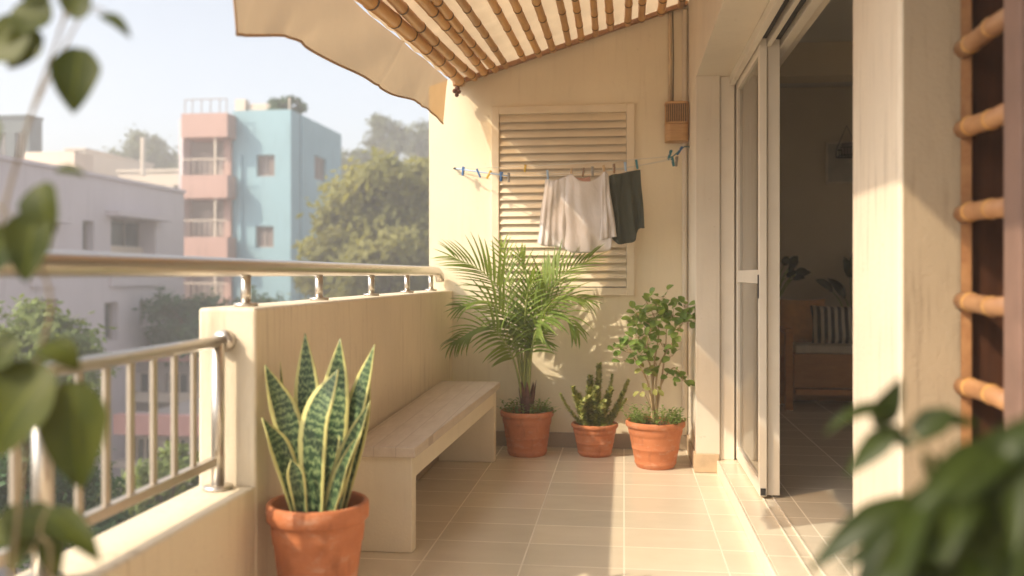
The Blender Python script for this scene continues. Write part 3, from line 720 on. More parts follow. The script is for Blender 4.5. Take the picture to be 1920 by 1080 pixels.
# ================================================================== POTS
def pot(c, rt, rb, h, label, soil=True, bands=((.62,), (.36,)), wob=.004):
    t = thing('terracotta_pot', c, label, 'pot', 'terracotta pots')
    rimh = h * .13; rw = rt * .91
    pr = [(0.001, 0), (rb * .96, 0), (rb, .006)]
    body = lambda z: rb + (rw - rb) * (z / (h - rimh)) ** .85
    for k, e in ((.09, .003), (.115, .0035), (.125, 0)):
        pr.append((body(h * k) + e, h * k))
    for z, e in ((.2, 0), (.30, 0), (.40, 0), (.412, .0025), (.424, .0025), (.436, 0), (.55, 0), (.66, 0), (.70, .0), (.712, .003), (.80, .003)):
        pr.append((body(h * z) + e, h * z))
    pr += [(rw, h - rimh - .002), (rt * .955, h - rimh), (rt * .985, h - rimh + .005), (rt, h - rimh * .5), (rt * .992, h - .006), (rt * .965, h), (rt * .90, h), (rt * .875, h - .008), (rt * .84, h - rimh), (rt * .80, h * .55), (.001, h * .5)]
    MB().lathe(pr, c, 56, 0, wob).build('body', M['terra'], t, True)
    mb = MB(); zz = h - rimh * 1.15; n = 28; vs = [(c[0], c[1], c[2] + zz + .012)]; rs = (.25, .5, .75, 1)
    for q in rs:
        for j in range(n):
            a = 2 * math.pi * j / n; vs.append((c[0] + rt * .852 * q * math.cos(a), c[1] + rt * .852 * q * math.sin(a), c[2] + zz + R.uniform(-.006, .008) + .008 * (1 - q)))
    fs = [(0, 1 + j, 1 + (j + 1) % n) for j in range(n)]
    for k in range(3):
        for j in range(n): fs.append((1 + k * n + j, 1 + (k + 1) * n + j, 1 + (k + 1) * n + (j + 1) % n, 1 + k * n + (j + 1) % n))
    for _ in range(46):   # crumbs of earth and bark
        a = R.random() * 6.28; q = rt * .78 * R.random() ** .5; r = R.uniform(.005, .013); x, y = c[0] + q * math.cos(a), c[1] + q * math.sin(a); z = c[2] + zz + .006
        o = len(vs); vs += [(x - r, y - r * .5, z), (x + r * .8, y - r * .7, z), (x + r * .3, y + r, z), (x + r * R.uniform(-.4, .4), y, z + r * 1.2)]
        fs += [(o, o + 1, o + 3), (o + 1, o + 2, o + 3), (o + 2, o, o + 3)]
    MB().add(vs, fs).build('soil', M['soil'], t)
    return V(c) + V((0, 0, zz + .008))
c_sn = (-1.005, 2.90, 0.0); c_pa = (W(988, 800, Y=6.02).x, 6.03, 0); c_sm = (W(1115, 830, Y=6.05).x, 6.06, 0); c_rt = (W(1229, 830, Y=5.72).x, 5.74, 0)
hrim = W(590, 938, Y=2.90).z
s_sn = pot(c_sn, .168, .098, hrim, 'large terracotta pot holding the snake plant in front of the bench')
s_pa = pot(c_pa, .180, .125, W(988, 770, Y=6.0).z, 'terracotta pot holding the palm beside the end of the bench')
s_sm = pot(c_sm, .157, .105, W(1115, 794, Y=6.03).z, 'smallest terracotta pot standing between the two larger pots by the end wall')
s_rt = pot(c_rt, .186, .118, W(1229, 790, Y=5.7).z, 'sunlit terracotta pot holding the leafy shrub beside the door wall')

# ---- snake plant
sp = thing('snake_plant', s_sn, 'upright variegated snake plant with yellow edged banded leaves', 'plant')
def snake(base, tip, wdt, mid=None, tw=0, face=(0, -1, .1), bow=0):
    mb = MB(); b = V((base[0], base[1], s_sn.z - .02)); tp = V(tip)
    m = V(mid) if mid else (b + tp) / 2
    c = catmull([b, m, tp], 12); n = len(c) - 1; nw = 6; vs = []; uv = []
    f0 = V(face).normalized()
    for i, p in enumerate(c):
        t = i / n; d = (c[min(i + 1, n)] - c[max(i - 1, 0)]).normalized()
        f = f0 - d * f0.dot(d); f.normalize(); s_ = d.cross(f)
        if tw: Q = Quaternion(d, tw * (t - .3)); s_ = Q @ s_; f = Q @ f
        w = wdt * .56 * P_snake(t)
        for j in range(nw + 1):
            q = 2 * j / nw - 1
            vs.append(p + s_ * w * q - f * (.30 * w * (1 - q * q)) * (1 - .5 * t) + f * .05 * w * math.sin(t * 14) * q); uv.append((j / nw, t * (tp - b).length / .6))
    mb.add(vs, [(i * (nw + 1) + j, i * (nw + 1) + j + 1, (i + 1) * (nw + 1) + j + 1, (i + 1) * (nw + 1) + j) for i in range(n) for j in range(nw)], 0, uv)
    o = mb.build('leaf', M['snake'], sp, True)
    so_ = o.modifiers.new('thick', 'SOLIDIFY'); so_.thickness = .0035; so_.offset = 0
def SN(px, py, y): return W(px, py, Y=y)
snake((-1.03, 2.95), SN(572, 624, 2.98), .088, SN(578, 790, 2.96), .2)
snake((-.985, 2.93), SN(638, 634, 2.94), .098, SN(624, 790, 2.94), -.2)
snake((-1.04, 2.90), SN(497, 684, 2.86), .082, SN(542, 800, 2.88), .5, (.3, -1, .2))
snake((-1.00, 2.84), SN(634, 692, 2.82), .098, SN(588, 800, 2.81), -.5, (-.2, -1, .1))
snake((-.965, 2.93), SN(703, 645, 2.95), .072, SN(662, 780, 2.94), -.5, (-.3, -1, 0))
snake((-.955, 2.95), SN(694, 712, 2.99), .06, SN(668, 820, 2.97), -.3)
snake((-.975, 2.86), SN(694, 752, 2.84), .072, SN(650, 850, 2.84), -.9, (-.4, -1, .2))
snake((-.965, 2.84), SN(682, 800, 2.83), .062, SN(640, 880, 2.82), -1.2, (-.6, -1, .2))
snake((-1.045, 2.86), SN(491, 783, 2.80), .066, SN(530, 850, 2.81), 1.3, (.4, -1, .5))
snake((-1.03, 2.83), SN(546, 862, 2.79), .05, SN(556, 900, 2.79), .6, (.3, -1, .2))
snake((-1.05, 2.95), SN(540, 800, 2.97), .055, SN(552, 850, 2.97), .3)
snake((-1.055, 2.96), SN(525, 678, 3.0), .012, SN(535, 770, 3.0), 0)

# ---- palm
pa = thing('palm', s_pa, 'feathery areca palm with arching fronds in front of the louvred window', 'palm')
ms, ml, mf = MB(), MB(), MB()
def PP(px, py, y): return W(px, py, Y=y)
def frond(pts, n=30, L=.24, start=.34, rest=.0, nrm=(0, -.75, .65), droop=.5, va=.35):
    pts = [s_pa + V((R.uniform(-.03, .03), R.uniform(-.03, .03), 0))] + [PP(*p) for p in pts]
    c = catmull(pts, 10); k = len(c) - 1
    ms.tube(c, [.0095 - .0075 * i / k for i in range(k + 1)], 7)
    # arc length param
    acc = [0]
    for i in range(k): acc.append(acc[-1] + (c[i + 1] - c[i]).length)
    def at(s_):
        g = s_ * acc[-1]
        for i in range(k):
            if acc[i + 1] >= g:
                u = (g - acc[i]) / max(1e-6, acc[i + 1] - acc[i]); return c[i].lerp(c[i + 1], u), (c[i + 1] - c[i]).normalized()
        return c[-1], (c[-1] - c[-2]).normalized()
    N0 = V(nrm)
    for i in range(n):
        u = (i + .5) / n; s_ = start + (1 - start) * u; p, t = at(s_)
        N = (N0 - t * N0.dot(t)).normalized(); sd = t.cross(N)
        ll = L * (.45 + .75 * math.sin(math.pi * (.15 + .78 * u)) ** 1.0) * R.uniform(.93, 1.06)
        ang = math.radians(62 - 38 * u)
        for sg in (1, -1):
            d = t * math.cos(ang) + sd * sg * math.sin(ang) * math.cos(va) + N * math.sin(ang) * math.sin(va) + V((0, 0, R.uniform(-.04, .04)))
            d = d + V((R.uniform(-.04, .04), R.uniform(-.04, .04), 0)); d.normalize()
            # gravity: bend towards the ground
            nn = V((0, 0, 1)) - d * d.z
            if nn.length < .2: nn = V(N)
            leaf(ml, p, d, nn.normalized() * .7 + N * .5, ll, .030, P_blade, bend=droop * R.uniform(.6, 1.4), cup=.35, nl=5, nw=2)
    # terminal leaflets
    leaf(ml, c[-1], (c[-1] - c[-3]), N0, L * .55, .014, P_blade, bend=droop * .5, nl=4, nw=2)
frond([(968, 640, 6.02), (945, 560, 5.98), (905, 510, 5.95), (850, 482, 5.92)], 24, .27, .40, droop=.35)
frond([(975, 630, 6.04), (960, 560, 6.05), (950, 500, 6.08), (942, 462, 6.10)], 16, .18, .45, droop=.3)
frond([(992, 640, 6.00), (1015, 570, 5.93), (1055, 515, 5.9), (1105, 487, 5.9)], 24, .25, .40, droop=.35)
frond([(995, 640, 5.98), (1012, 590, 5.88), (1050, 556, 5.83), (1100, 562, 5.82)], 19, .21, .42, droop=.6)
frond([(998, 650, 5.95), (1018, 604, 5.82), (1052, 588, 5.76), (1080, 615, 5.74)], 20, .23, .42, droop=1.1)
frond([(966, 650, 5.98), (945, 595, 5.9), (910, 565, 5.86), (862, 575, 5.84)], 20, .21, .42, droop=.6)
frond([(968, 690, 5.95), (945, 640, 5.85), (910, 612, 5.80), (852, 640, 5.76)], 20, .21, .42, droop=1.0)
frond([(985, 640, 6.05), (990, 560, 6.08), (985, 510, 6.10), (975, 480, 6.12)], 14, .18, .45, droop=.3)
frond([(990, 640, 6.02), (1008, 570, 6.02), (1030, 520, 6.04), (1045, 492, 6.06)], 16, .17, .42, droop=.35)
frond([(985, 645, 5.98), (985, 590, 5.9), (990, 548, 5.86), (1003, 520, 5.82)], 14, .18, .45, droop=.5)
for k in range(16):   # fibrous sheath stubs round the base
    a = k * 2.4; r = .028; b = s_pa + V((r * math.cos(a), r * math.sin(a), -.02)); h = R.uniform(.13, .27)
    leaf(mf, b, V((.20 * math.cos(a), .20 * math.sin(a), 1)), V((math.cos(a), math.sin(a), .2)), h, .062, P_blade, bend=.15, cup=-.5, nl=5, nw=3)
mf.tube([s_pa + V((0, 0, -.03)), s_pa + V((0, 0, .05)), s_pa + V((.004, 0, .14))], [.045, .038, .026], 10)
ms.build('stems', M['palmstem'], pa, True); ml.build('fronds', M['palm'], pa, True); mf.build('sheath', M['fibre'], pa, True)

def herbs(c, r, n, label, h=.07, mat=None, hole=.05, ls=.028):
    t = thing('ground_cover', c, label, 'plant'); ml = MB(); ms = MB()
    for i in range(n):
        a = R.random() * 6.28; q = hole + (r - hole) * R.random() ** .6; b = V(c) + V((q * math.cos(a), q * math.sin(a), -.005))
        hh = h * R.uniform(.5, 1.2); tip = b + V((.05 * math.cos(a) * R.random() * 1.4, .05 * math.sin(a) * R.random() * 1.4, hh)); ml.tube([b, (b + tip) / 2 + V((0, 0, .01)), tip], .0016, 4, 1)
        for k in range(9):
            p = b.lerp(tip, .35 + .65 * k / 8); a2 = k * 2.4 + a
            leaf(ml, p, V((math.cos(a2), math.sin(a2), .5)), V((0, 0, 1)), ls * R.uniform(.7, 1.3), ls * .6, P_round, bend=.5, nl=3, nw=2)
    ml.build('foliage', [mat or M['herb'], M['palmstem']], t, True)
herbs(s_pa, .15, 44, 'low leafy sprouts round the palm base', .085)
herbs(s_rt, .155, 60, 'bushy green sprouts round the shrub base', .105)

# ---- small spiky pot plant
sk = thing('spiky_plant', s_sm, 'small upright plant of dense yellow green leafy spikes', 'plant')
def spike(px, py, y, w=.016, bendx=0, dens=1.0, bx=0):
    mb = MB(); b = s_sm + V((bx, R.uniform(-.03, .03), -.02)); tp = PP(px, py, y); m = (b + tp) / 2 + V((bendx, 0, .02)); c = catmull([b, m, tp], 10); k = len(c) - 1
    mb.tube(c, [.006 - .004 * i / k for i in range(k + 1)], 5)
    w *= 1.2; n = int(330 * dens * (tp - b).length / .3)
    for i in range(n):
        u = i / n; g = u * k; i0 = min(int(g), k - 1); p = c[i0].lerp(c[i0 + 1], g - i0); t = (c[i0 + 1] - c[i0]).normalized()
        o = t.orthogonal().normalized(); Q = Quaternion(t, i * 2.39996 + R.uniform(-.4, .4)); o = Q @ o; wl = w * (2.1 - 1.0 * u) * R.uniform(.7, 1.25)
        leaf(mb, p, o + t * R.uniform(.1, .9), t, wl, wl * .6, P_round, bend=-.5, nl=3, nw=2, mi=R.choice((1, 1, 2)))
    mb.build('branch', [M['palmstem'], M['spike'], M['spike2']], sk, True)
spike(1124, 684, 6.06, .020, bx=.0); spike(1107, 706, 6.02, .021, -.01, bx=-.02); spike(1148, 702, 6.08, .012, .02, .8, .02)
spike(1074, 726, 6.03, .017, -.01, bx=-.05); spike(1050, 737, 6.0, .011, -.03, .5, -.06); spike(1145, 728, 5.98, .020, .0, bx=.04)
spike(1178, 713, 6.04, .014, .02, .9, .06); spike(1174, 748, 6.0, .011, .01, .7, .07); spike(1094, 752, 5.95, .020, -.01, bx=-.04); spike(1118, 728, 5.93, .021, bx=.0); spike(1132, 752, 5.92, .019, bx=.02)
spike(1104, 745, 5.97, .02, bx=-.02); spike(1085, 740, 6.05, .018, bx=-.03)
herbs(s_sm, .12, 20, 'tiny leaves covering the soil of the smallest pot', .03, M['spike'], .02, .018)

# ---- leafy shrub in the right pot
sh = thing('shrub', s_rt, 'young round leafed shrub on slender bare stems in the sunlit pot', 'shrub'); ml, ms, my = MB(), MB(), MB()
def twig(pts, r0=.006, r1=.002):
    c = catmull(pts, 6); k = len(c) - 1; ms.tube(c, [r0 + (r1 - r0) * i / k for i in range(k + 1)], 6); return c
def cluster(c, n, spread, size, target=None):
    for i in range(n):
        p = V(c) + V((R.gauss(0, spread), R.gauss(0, spread * .8), R.gauss(0, spread * .75)))
        d = (p - V(c)).normalized() + V((R.uniform(-.3, .3), R.uniform(-.8, .1), R.uniform(-.2, .6)))
        ms.tube([V(c), (V(c) + p) / 2 + V((0, 0, -.006)), p], .0012, 4, cap=False)
        leaf(target or ml, p, d, V((R.uniform(-.5, .5), -.6, .8)), size * R.uniform(.75, 1.25), size * .82, P_round, bend=.5, cup=.25, nl=6, nw=4)
base = s_rt
trunks = {}
for key, pts in dict(a=[(1240, 715, 5.74), (1248, 650, 5.72), (1250, 600, 5.70)], b=[(1232, 700, 5.72), (1262, 640, 5.70), (1285, 595, 5.68)], c=[(1222, 700, 5.72), (1212, 660, 5.70), (1222, 610, 5.70)], d=[(1215, 720, 5.70), (1195, 680, 5.68), (1183, 660, 5.66)], e=[(1226, 690, 5.76), (1235, 620, 5.78), (1218, 575, 5.78)], f=[(1236, 730, 5.76), (1262, 690, 5.74), (1280, 706, 5.70)]).items():
    trunks[key] = twig([base + V((R.uniform(-.03, .03), R.uniform(-.02, .02), -.02))] + [PP(*p) for p in pts], .0075, .0025)
for px, py, y, n, spd in ((1212, 565, 5.78, 5, .03), (1196, 588, 5.74, 7, .03), (1200, 605, 5.7, 6, .028), (1225, 590, 5.74, 6, .03), (1244, 600, 5.70, 8, .032), (1240, 575, 5.72, 5, .028), (1262, 590, 5.70, 6, .03), (1284, 575, 5.70, 5, .022), (1290, 597, 5.68, 5, .022), (1275, 610, 5.66, 5, .03), (1262, 618, 5.68, 4, .03), (1215, 625, 5.70, 7, .03), (1195, 632, 5.72, 4, .024), (1212, 650, 5.68, 8, .034), (1180, 655, 5.66, 6, .03), (1162, 652, 5.66, 4, .02), (1170, 676, 5.66, 3, .018), (1200, 668, 5.66, 5, .028), (1238, 642, 5.7, 4, .03), (1258, 668, 5.7, 3, .02), (1230, 680, 5.72, 3, .03), (1265, 706, 5.70, 4, .02), (1280, 712, 5.70, 4, .018), (1245, 556, 5.74, 2, .03)):
    c = PP(px, py, y); cluster(c, int(n * 1.7 + 1), spd * 1.05, .054)
    # nearest trunk carries a side twig to the cluster
    best = min((q for t in trunks.values() for q in t[6:]), key=lambda q: (q - c).length + .5 * abs(q.z - c.z + .06))
    twig([best, (best + c) / 2 + V((0, 0, -.012)), c], .003, .0013)
for px, py, y, n in ((1212, 690, 5.66, 4), (1205, 730, 5.64, 4), (1230, 725, 5.64, 3)):
    cluster(PP(px, py, y), n, .022, .045, my)
    twig([base + V((0, 0, .05)), PP(px, py, y)], .003, .0015)
ms.build('stems', M['stem'], sh, True); ml.build('foliage', M['shrub'], sh, True); my.build('yellowed_leaves', M['yleaf'], sh, True)

# ================================================================== CLOTHES LINE
cl = thing('clothes_line', W(852, 316, Y=YB - .01), 'thin clothes line cords strung across the end wall', 'clothes line')
YL = 5.95
hl = W(854, 316, Y=6.28); hb = W(955, 330, Y=YL); hrr = W(1283, 275, Y=6.16); hr2 = W(1262, 293, Y=5.98)
def sag(a, b, s_, n=16): return [a.lerp(b, i / n) + V((0, 0, -s_ * 4 * (i / n) * (1 - i / n))) for i in range(n + 1)]
lineA = sag(hl, hr2, .012); lineB = sag(hb, hr2 + V((0, -.02, -.012)), .04); lineC = sag(hl.lerp(hb, .4), hr2 + V((0, 0, -.02)), .05)
for ln in (lineA, lineB, lineC, [hr2, hrr]): MB().tube(ln, .0023, 6).build('cord', M['cord'], cl, True)
MB().tube([hl, hb], .0045, 8).build('arm', M['peg_paleblue'], cl, True)
MB().tube([hl + V((0, .02, 0)), hl, hl + V((-.01, -.01, .0))], .007, 8).build('hook', M['black'], cl, True)
MB().tube([hrr + V((.06, .02, .0)), hrr, hr2], .004, 8).build('hook', M['peg_teal'], cl, True)
def on(line, px):
    return min((line[i].lerp(line[i + 1], k / 10) for i in range(len(line) - 1) for k in range(10)), key=lambda p: abs(proj(p)[0] - px))
def proj(p):
    z = -p.x * sT + p.y * cT; u = p.x * cT + p.y * sT; return (960 + F * u / z, HZ - F * (p.z - CAMH) / z)
def peg(p, colr, label, h=.062, tilt=0.0, rz=0.0):
    t = thing('clothes_peg', p, label, 'clothes peg', 'clothes pegs on the line')
    mb = MB()
    for s_ in (1, -1):
        mb.hexa([(-.006, s_ * .002, -h * .6), (.006, s_ * .002, -h * .6), (.006, s_ * .008, -h * .6), (-.006, s_ * .008, -h * .6)],
                [(-.007, s_ * .007, h * .45), (.007, s_ * .007, h * .45), (.007, s_ * .012, h * .45), (-.007, s_ * .012, h * .45)])
    a = mb.build('jaws', M['peg_' + colr], None, bevel=.0012); a.parent = t
    b = MB().tube([(-.009, 0, 0), (.009, 0, 0)], .0055, 8).build('spring', M['steel'], None, True); b.parent = t
    t.rotation_euler = (R.uniform(-.1, .1), tilt, rz)
arm = [hl.lerp(hb, i / 10) for i in range(11)]
for px, cc, lab, tl in ((868, 'blue', 'blue peg on the bar nearest the left hook', .1), (897, 'blue', 'dark blue peg tilted on the left bar', -.4), (917, 'yellow', 'mustard peg hanging among blue pegs on the left bar', .5), (940, 'blue', 'blue peg beside the mustard one towards the window', .1), (954, 'grey', 'grey peg clipped at the tip of the left bar', 0)):
    peg(on(arm, px) + V((0, 0, -.006)), cc, lab, .06, tl, R.uniform(-.5, .5))
peg(on(lineA, 984) + V((0, 0, -.012)), 'yellow', 'yellow peg alone on the upper cord in front of the louvres', .05, .1)
for px, cc, lab in ((1027, 'paleblue', 'pale blue peg holding the left corner of the white cloth'), (1070, 'wood', 'wooden peg where the two white cloths meet'), (1093, 'brown', 'brown peg over the pink cloth'), (1111, 'grey', 'grey peg in the dip of the large white cloth'), (1133, 'wood', 'pale wooden peg holding the right corner of the large white cloth'), (1152, 'brown', 'brown peg holding the left end of the dark green cloth'), (1173, 'paleblue', 'pale blue peg in the middle of the dark green cloth'), (1194, 'teal', 'teal peg holding the right end of the dark green cloth')):
    peg(on(lineB, px) + V((0, 0, .014)), cc, lab, .058, R.uniform(-.15, .15), R.uniform(-.3, .3))
for px, dz, cc, lab, tl in ((1256, .012, 'teal', 'teal peg topmost in the bunch by the right hook', .3), (1261, -.03, 'teal', 'teal peg hanging lowest in the bunch by the right hook', -.2), (1275, 0, 'blue', 'blue peg clipped on the cord just under the lantern', .6), (1268, -.05, 'grey', 'grey peg dangling below the right hook', .1)):
    base_ = on([hr2, hrr], px) if px > 1262 else hr2
    peg(base_ + V(((px - 1262) / F * 5.9 if px <= 1262 else 0, -.012, dz)), cc, lab, .062, tl, .3)
# hanging cloths: outline given at top and bottom, folds grow downwards
def hang(name, top, botm, label, mat, yoff, amp=.018, freq=5.0, ph=0, cat='laundry', nx=46, nz=34, back=None):
    tops = catmull([W(x, y, Y=YL + yoff) for x, y in top], 8); bots = catmull([W(x, y, Y=YL + yoff) for x, y in botm], 8)
    def at(c, u):
        g = u * (len(c) - 1); i = min(int(g), len(c) - 2); return c[i].lerp(c[i + 1], g - i)
    mb = MB(); vs = []
    for i in range(nx + 1):
        u = i / nx; a, b = at(tops, u), at(bots, u)
        for k in range(nz + 1):
            t = k / nz; p = a.lerp(b, t)
            f = amp * (.35 + .65 * t) * (math.sin(freq * 2 * math.pi * u + ph + .9 * t + 1.1 * math.sin(2.1 * u * 3 + ph)) + .45 * math.sin(freq * 4.7 * math.pi * u + 2 * ph - 1.2 * t)) + .006 * math.sin(9 * t + 6 * u + ph)
            vs.append(p + V((.35 * f * math.cos(7 * u), f, 0)))
    mb.add(vs, [(i * (nz + 1) + k, i * (nz + 1) + k + 1, (i + 1) * (nz + 1) + k + 1, (i + 1) * (nz + 1) + k) for i in range(nx) for k in range(nz)])
    o = mb.build(name, mat, smooth=True); s_ = o.modifiers.new('thick', 'SOLIDIFY'); s_.thickness = .004; s_.offset = 0
    return tag(o, label, cat)
hang('hanging_cloth', [(1022, 334), (1035, 338), (1048, 336), (1066, 328)], [(1006, 456), (1022, 462), (1042, 463), (1068, 468)], 'narrower white cloth at the left end of the hung washing', M['whitecloth'], .0, .012, 1.9, .4)
hang('hanging_cloth', [(1060, 334), (1072, 326), (1085, 338), (1105, 340), (1122, 332), (1134, 322)], [(1058, 466), (1076, 474), (1100, 474), (1122, 473), (1143, 468), (1148, 452)], 'wide white cloth sagging between pegs in the middle of the washing', M['whitecloth'], -.012, .013, 1.5, 1.3)
hang('hanging_cloth', [(1130, 324), (1135, 322), (1139, 326)], [(1126, 452), (1142, 446), (1156, 444)], 'folded white sleeve hanging in front of the dark green cloth', M['whitecloth'], -.035, .010, 1.5, 2.0, nx=20)
hang('hanging_cloth', [(1076, 332), (1092, 334), (1106, 331)], [(1074, 430), (1092, 432), (1108, 430)], 'small pink cloth mostly hidden behind the wide white cloth', M['pinkcloth'], .03, .008, 2, .5, nx=24)
hang('hanging_cloth', [(1142, 330), (1150, 327), (1160, 326), (1173, 323), (1186, 320), (1200, 318)], [(1150, 448), (1160, 458), (1174, 456), (1190, 452), (1196, 430), (1209, 428)], 'dark green trousers hung at the right end of the washing', M['greencloth'], .01, .012, 1.9, 2.6)

# ================================================================== BAMBOO LATTICE (right)
XLt = XPR + .005; yl0 = W(1800, 300, X=XLt).y; yl1 = W(1896, 300, X=XLt).y
lt = thing('bamboo_lattice', (XLt, yl0, ZT), 'bamboo ladder lattice screen in front of a dark brown board', 'lattice')
MB().box((XLt - .012, yl0 - .018, ZT), (XLt + .03, yl0 + .012, ZS - .002)).build('stile', M['bamboo_v'], lt, bevel=.006)
MB().box((XLt - .02, yl1 - .10, ZT), (XLt + .03, yl1, ZS - .002)).build('stile', M['pinkpost'], lt, bevel=.006)
for py in (-60, 92, 246, 402, 567, 722, 880, 1040):
    z = W(1802, py, X=XLt).z
    if z < .1: continue
    L_ = yl0 - .02 - yl1; u_ = [0, .18, .20, .22, .62, .64, .66, 1]; r_ = [.026, .0265, .0295, .0265, .026, .029, .026, .026]
    c = [(XLt, yl0 - .02 - L_ * u, z + .004 * math.sin(5 * u + py)) for u in u_]
    MB().tube(c, r_, 14, 0, [0, 1, 1, 0, 1, 1, 0]).build('rung', [M['bamboo_v'], M['bamboo']], lt, True)
MB().box((XLt + .12, 1.2, ZT), (XLt + .15, YP0 + .02, ZS - .002)).build('board', M['brownboard'], lt)
MB().box((XPR + .001, YP0 + .021, ZT + .001), (XLt + .15, YP0 + .06, ZS - .003)).build('end_board', M['brownboard'], lt)
mb = MB(); 
for y in (2.1, 2.42, 2.7): mb.box((XLt + .105, y, ZT), (XLt + .119, y + .05, ZS - .003))
mb.build('board_rib', M['brownboard'], lt)
tag(MB().box((XLt + .05, -2.2, ZT), (XLt + .15, 1.19, ZS - .002)).build('facade_wall', M['house']), 'cream facade wall continuing beside the bamboo lattice', 'wall')

# ================================================================== FOREGROUND PLANTS
def fgplant(name, base, label, stems, leaves, mat, P, wk=1.2):
    t = thing(name, base, label, 'plant'); ms, ml = MB(), MB()
    for pts, r in stems:
        c = catmull(pts, 8); k = len(c) - 1; ms.tube(c, [r * (1 - .6 * i / k) for i in range(k + 1)], 8)
    for (b, tip, w, nrm, bend, cup) in leaves:
        b, tip = V(b), V(tip); L = (tip - b).length
        d = (tip - b).normalized()
        n_ = V(nrm); n_ = (n_ - d * n_.dot(d)).normalized()
        s_ = d.cross(n_); d0 = Quaternion(s_, bend * .5) @ d
        leaf(ml, b, d0, n_, L * (1 + .04 * bend * bend), w * wk, P, bend=bend, cup=cup, nl=12, nw=6, wave=.02)
    ms.build('stem', M['twig'], t, True); ml.build('foliage', mat, t, True); return t
dl = 1.28
def A(px, py, y=dl): return W(px, py, Y=y)
c_l = V((-.97, 1.25, 0))
stl = [([c_l + V((0, 0, .25)), A(30, 1000, 1.24), A(60, 720), A(95, 560), A(30, 420), A(-10, 380)], .0035), ([c_l + V((-.02, 0, .25)), A(-40, 700, 1.26), A(0, 430, 1.29), A(60, 210), A(115, 50), A(135, -60)], .0035),
       ([A(60, 210), A(105, 120), A(160, 20), A(200, 20)], .0025), ([A(0, 430, 1.29), A(40, 400), A(95, 360)], .0025), ([c_l + V((.02, 0, .25)), A(90, 1100, 1.24), A(75, 1000, 1.24), A(90, 950, 1.24)], .0035), ([A(60, 720), A(100, 690), A(130, 670)], .003), ([A(110, 60), A(140, 10), A(190, 28)], .002)]
lvl = [(A(150, 90), A(138, 215), .062, (.3, -1, .2), .5, .2), (A(60, 60), A(-40, 110), .07, (.2, -1, .3), .4, .2), (A(95, 40), A(20, 20), .06, (0, -1, .4), .3, .2), (A(85, 0), A(70, -60), .06, (0, -1, 0), .3, .2),
       (A(190, 28), A(246, 75), .022, (0, -.6, .8), .9, .3), (A(75, 60), A(15, 130), .05, (0, -1, 0), .3, .2),
       (A(75, 345), A(105, 440), .062, (-.2, -1, .2), .6, .25), (A(70, 395), A(50, 530), .066, (.1, -1, .1), .5, .25), (A(105, 318), A(160, 332), .022, (0, -.5, .8), .6, .2), (A(20, 430), A(-30, 520), .06, (0, -1, .1), .4, .2),
       (A(140, 715), A(155, 920), .088, (.2, -1, .2), .5, .22), (A(95, 690), A(-10, 860), .11, (-.1, -1, .3), .7, .22), (A(75, 650), A(150, 700), .05, (.1, -.5, .8), 1.2, .2),
       (A(20, 975), A(130, 1005), .06, (.1, -.6, .8), .5, .2), (A(80, 960), A(190, 1060, 1.24), .045, (.2, -.5, .8), .9, .2), (A(70, 985), A(20, 1075), .045, (0, -.8, .6), .6, .2), (A(60, 980), A(-30, 1010), .06, (0, -.8, .6), .4, .2), (A(95, 990), A(110, 1090), .04, (0, -.9, .4), .5, .2), (A(130, 30), A(170, -30), .05, (0, -1, 0), .3, .2),
       (A(40, 640), A(-30, 700), .06, (0, -.8, .6), .5, .2), (A(0, 230, 1.28), A(-60, 300, 1.28), .06, (0, -.9, .3), .5, .2)]
fgplant('climbing_plant', c_l, 'tall climbing plant with heart shaped leaves beside the low ledge wall', stl, lvl, M['fgleaf'], P_heart)
tag(MB().lathe([(.001, 0), (.10, 0), (.14, .26), (.155, .26), (.155, .30), (.135, .30), (.125, .24), (.001, .24)], c_l, 40).build('terracotta_pot', M['terra'], smooth=True), 'terracotta pot of the climbing plant on the floor below the ledge', 'pot', 'terracotta pots')
c_r = V((.80, 1.18, 0)); dr = 1.2
def B(px, py, y=dr): return W(px, py, Y=y)
root = c_r + V((0, 0, .34))
str_ = [([root, B(1800, 1150, 1.39), B(1760, 900), B(1690, 790)], .006), ([root, B(1850, 1100, 1.32), B(1800, 950), B(1660, 960)], .006), ([root, B(1900, 1000, 1.39), B(1850, 880), B(1900, 800)], .006), ([B(1760, 900), B(1720, 820), B(1660, 790)], .003)]
lvr = [(B(1680, 765), B(1545, 822), .036, (-.1, -.4, .9), 1.1, .2), (B(1640, 800), B(1690, 705), .044, (.2, -1, .2), .4, .2), (B(1680, 800), B(1585, 895), .040, (-.3, -.9, .3), .6, .2), (B(1785, 770), B(1690, 845), .050, (0, -.6, .8), .5, .2), (B(1750, 790), B(1840, 800), .036, (0, -.5, .8), .6, .2), (B(1700, 830), B(1640, 800), .03, (0, -.8, .5), .6, .2), (B(1730, 850), B(1770, 920), .034, (0, -.8, .5), .6, .2),
       (B(1700, 930), B(1515, 1075), .046, (-.3, -.8, .5), .7, .2)]
rl_ = random.Random(21)
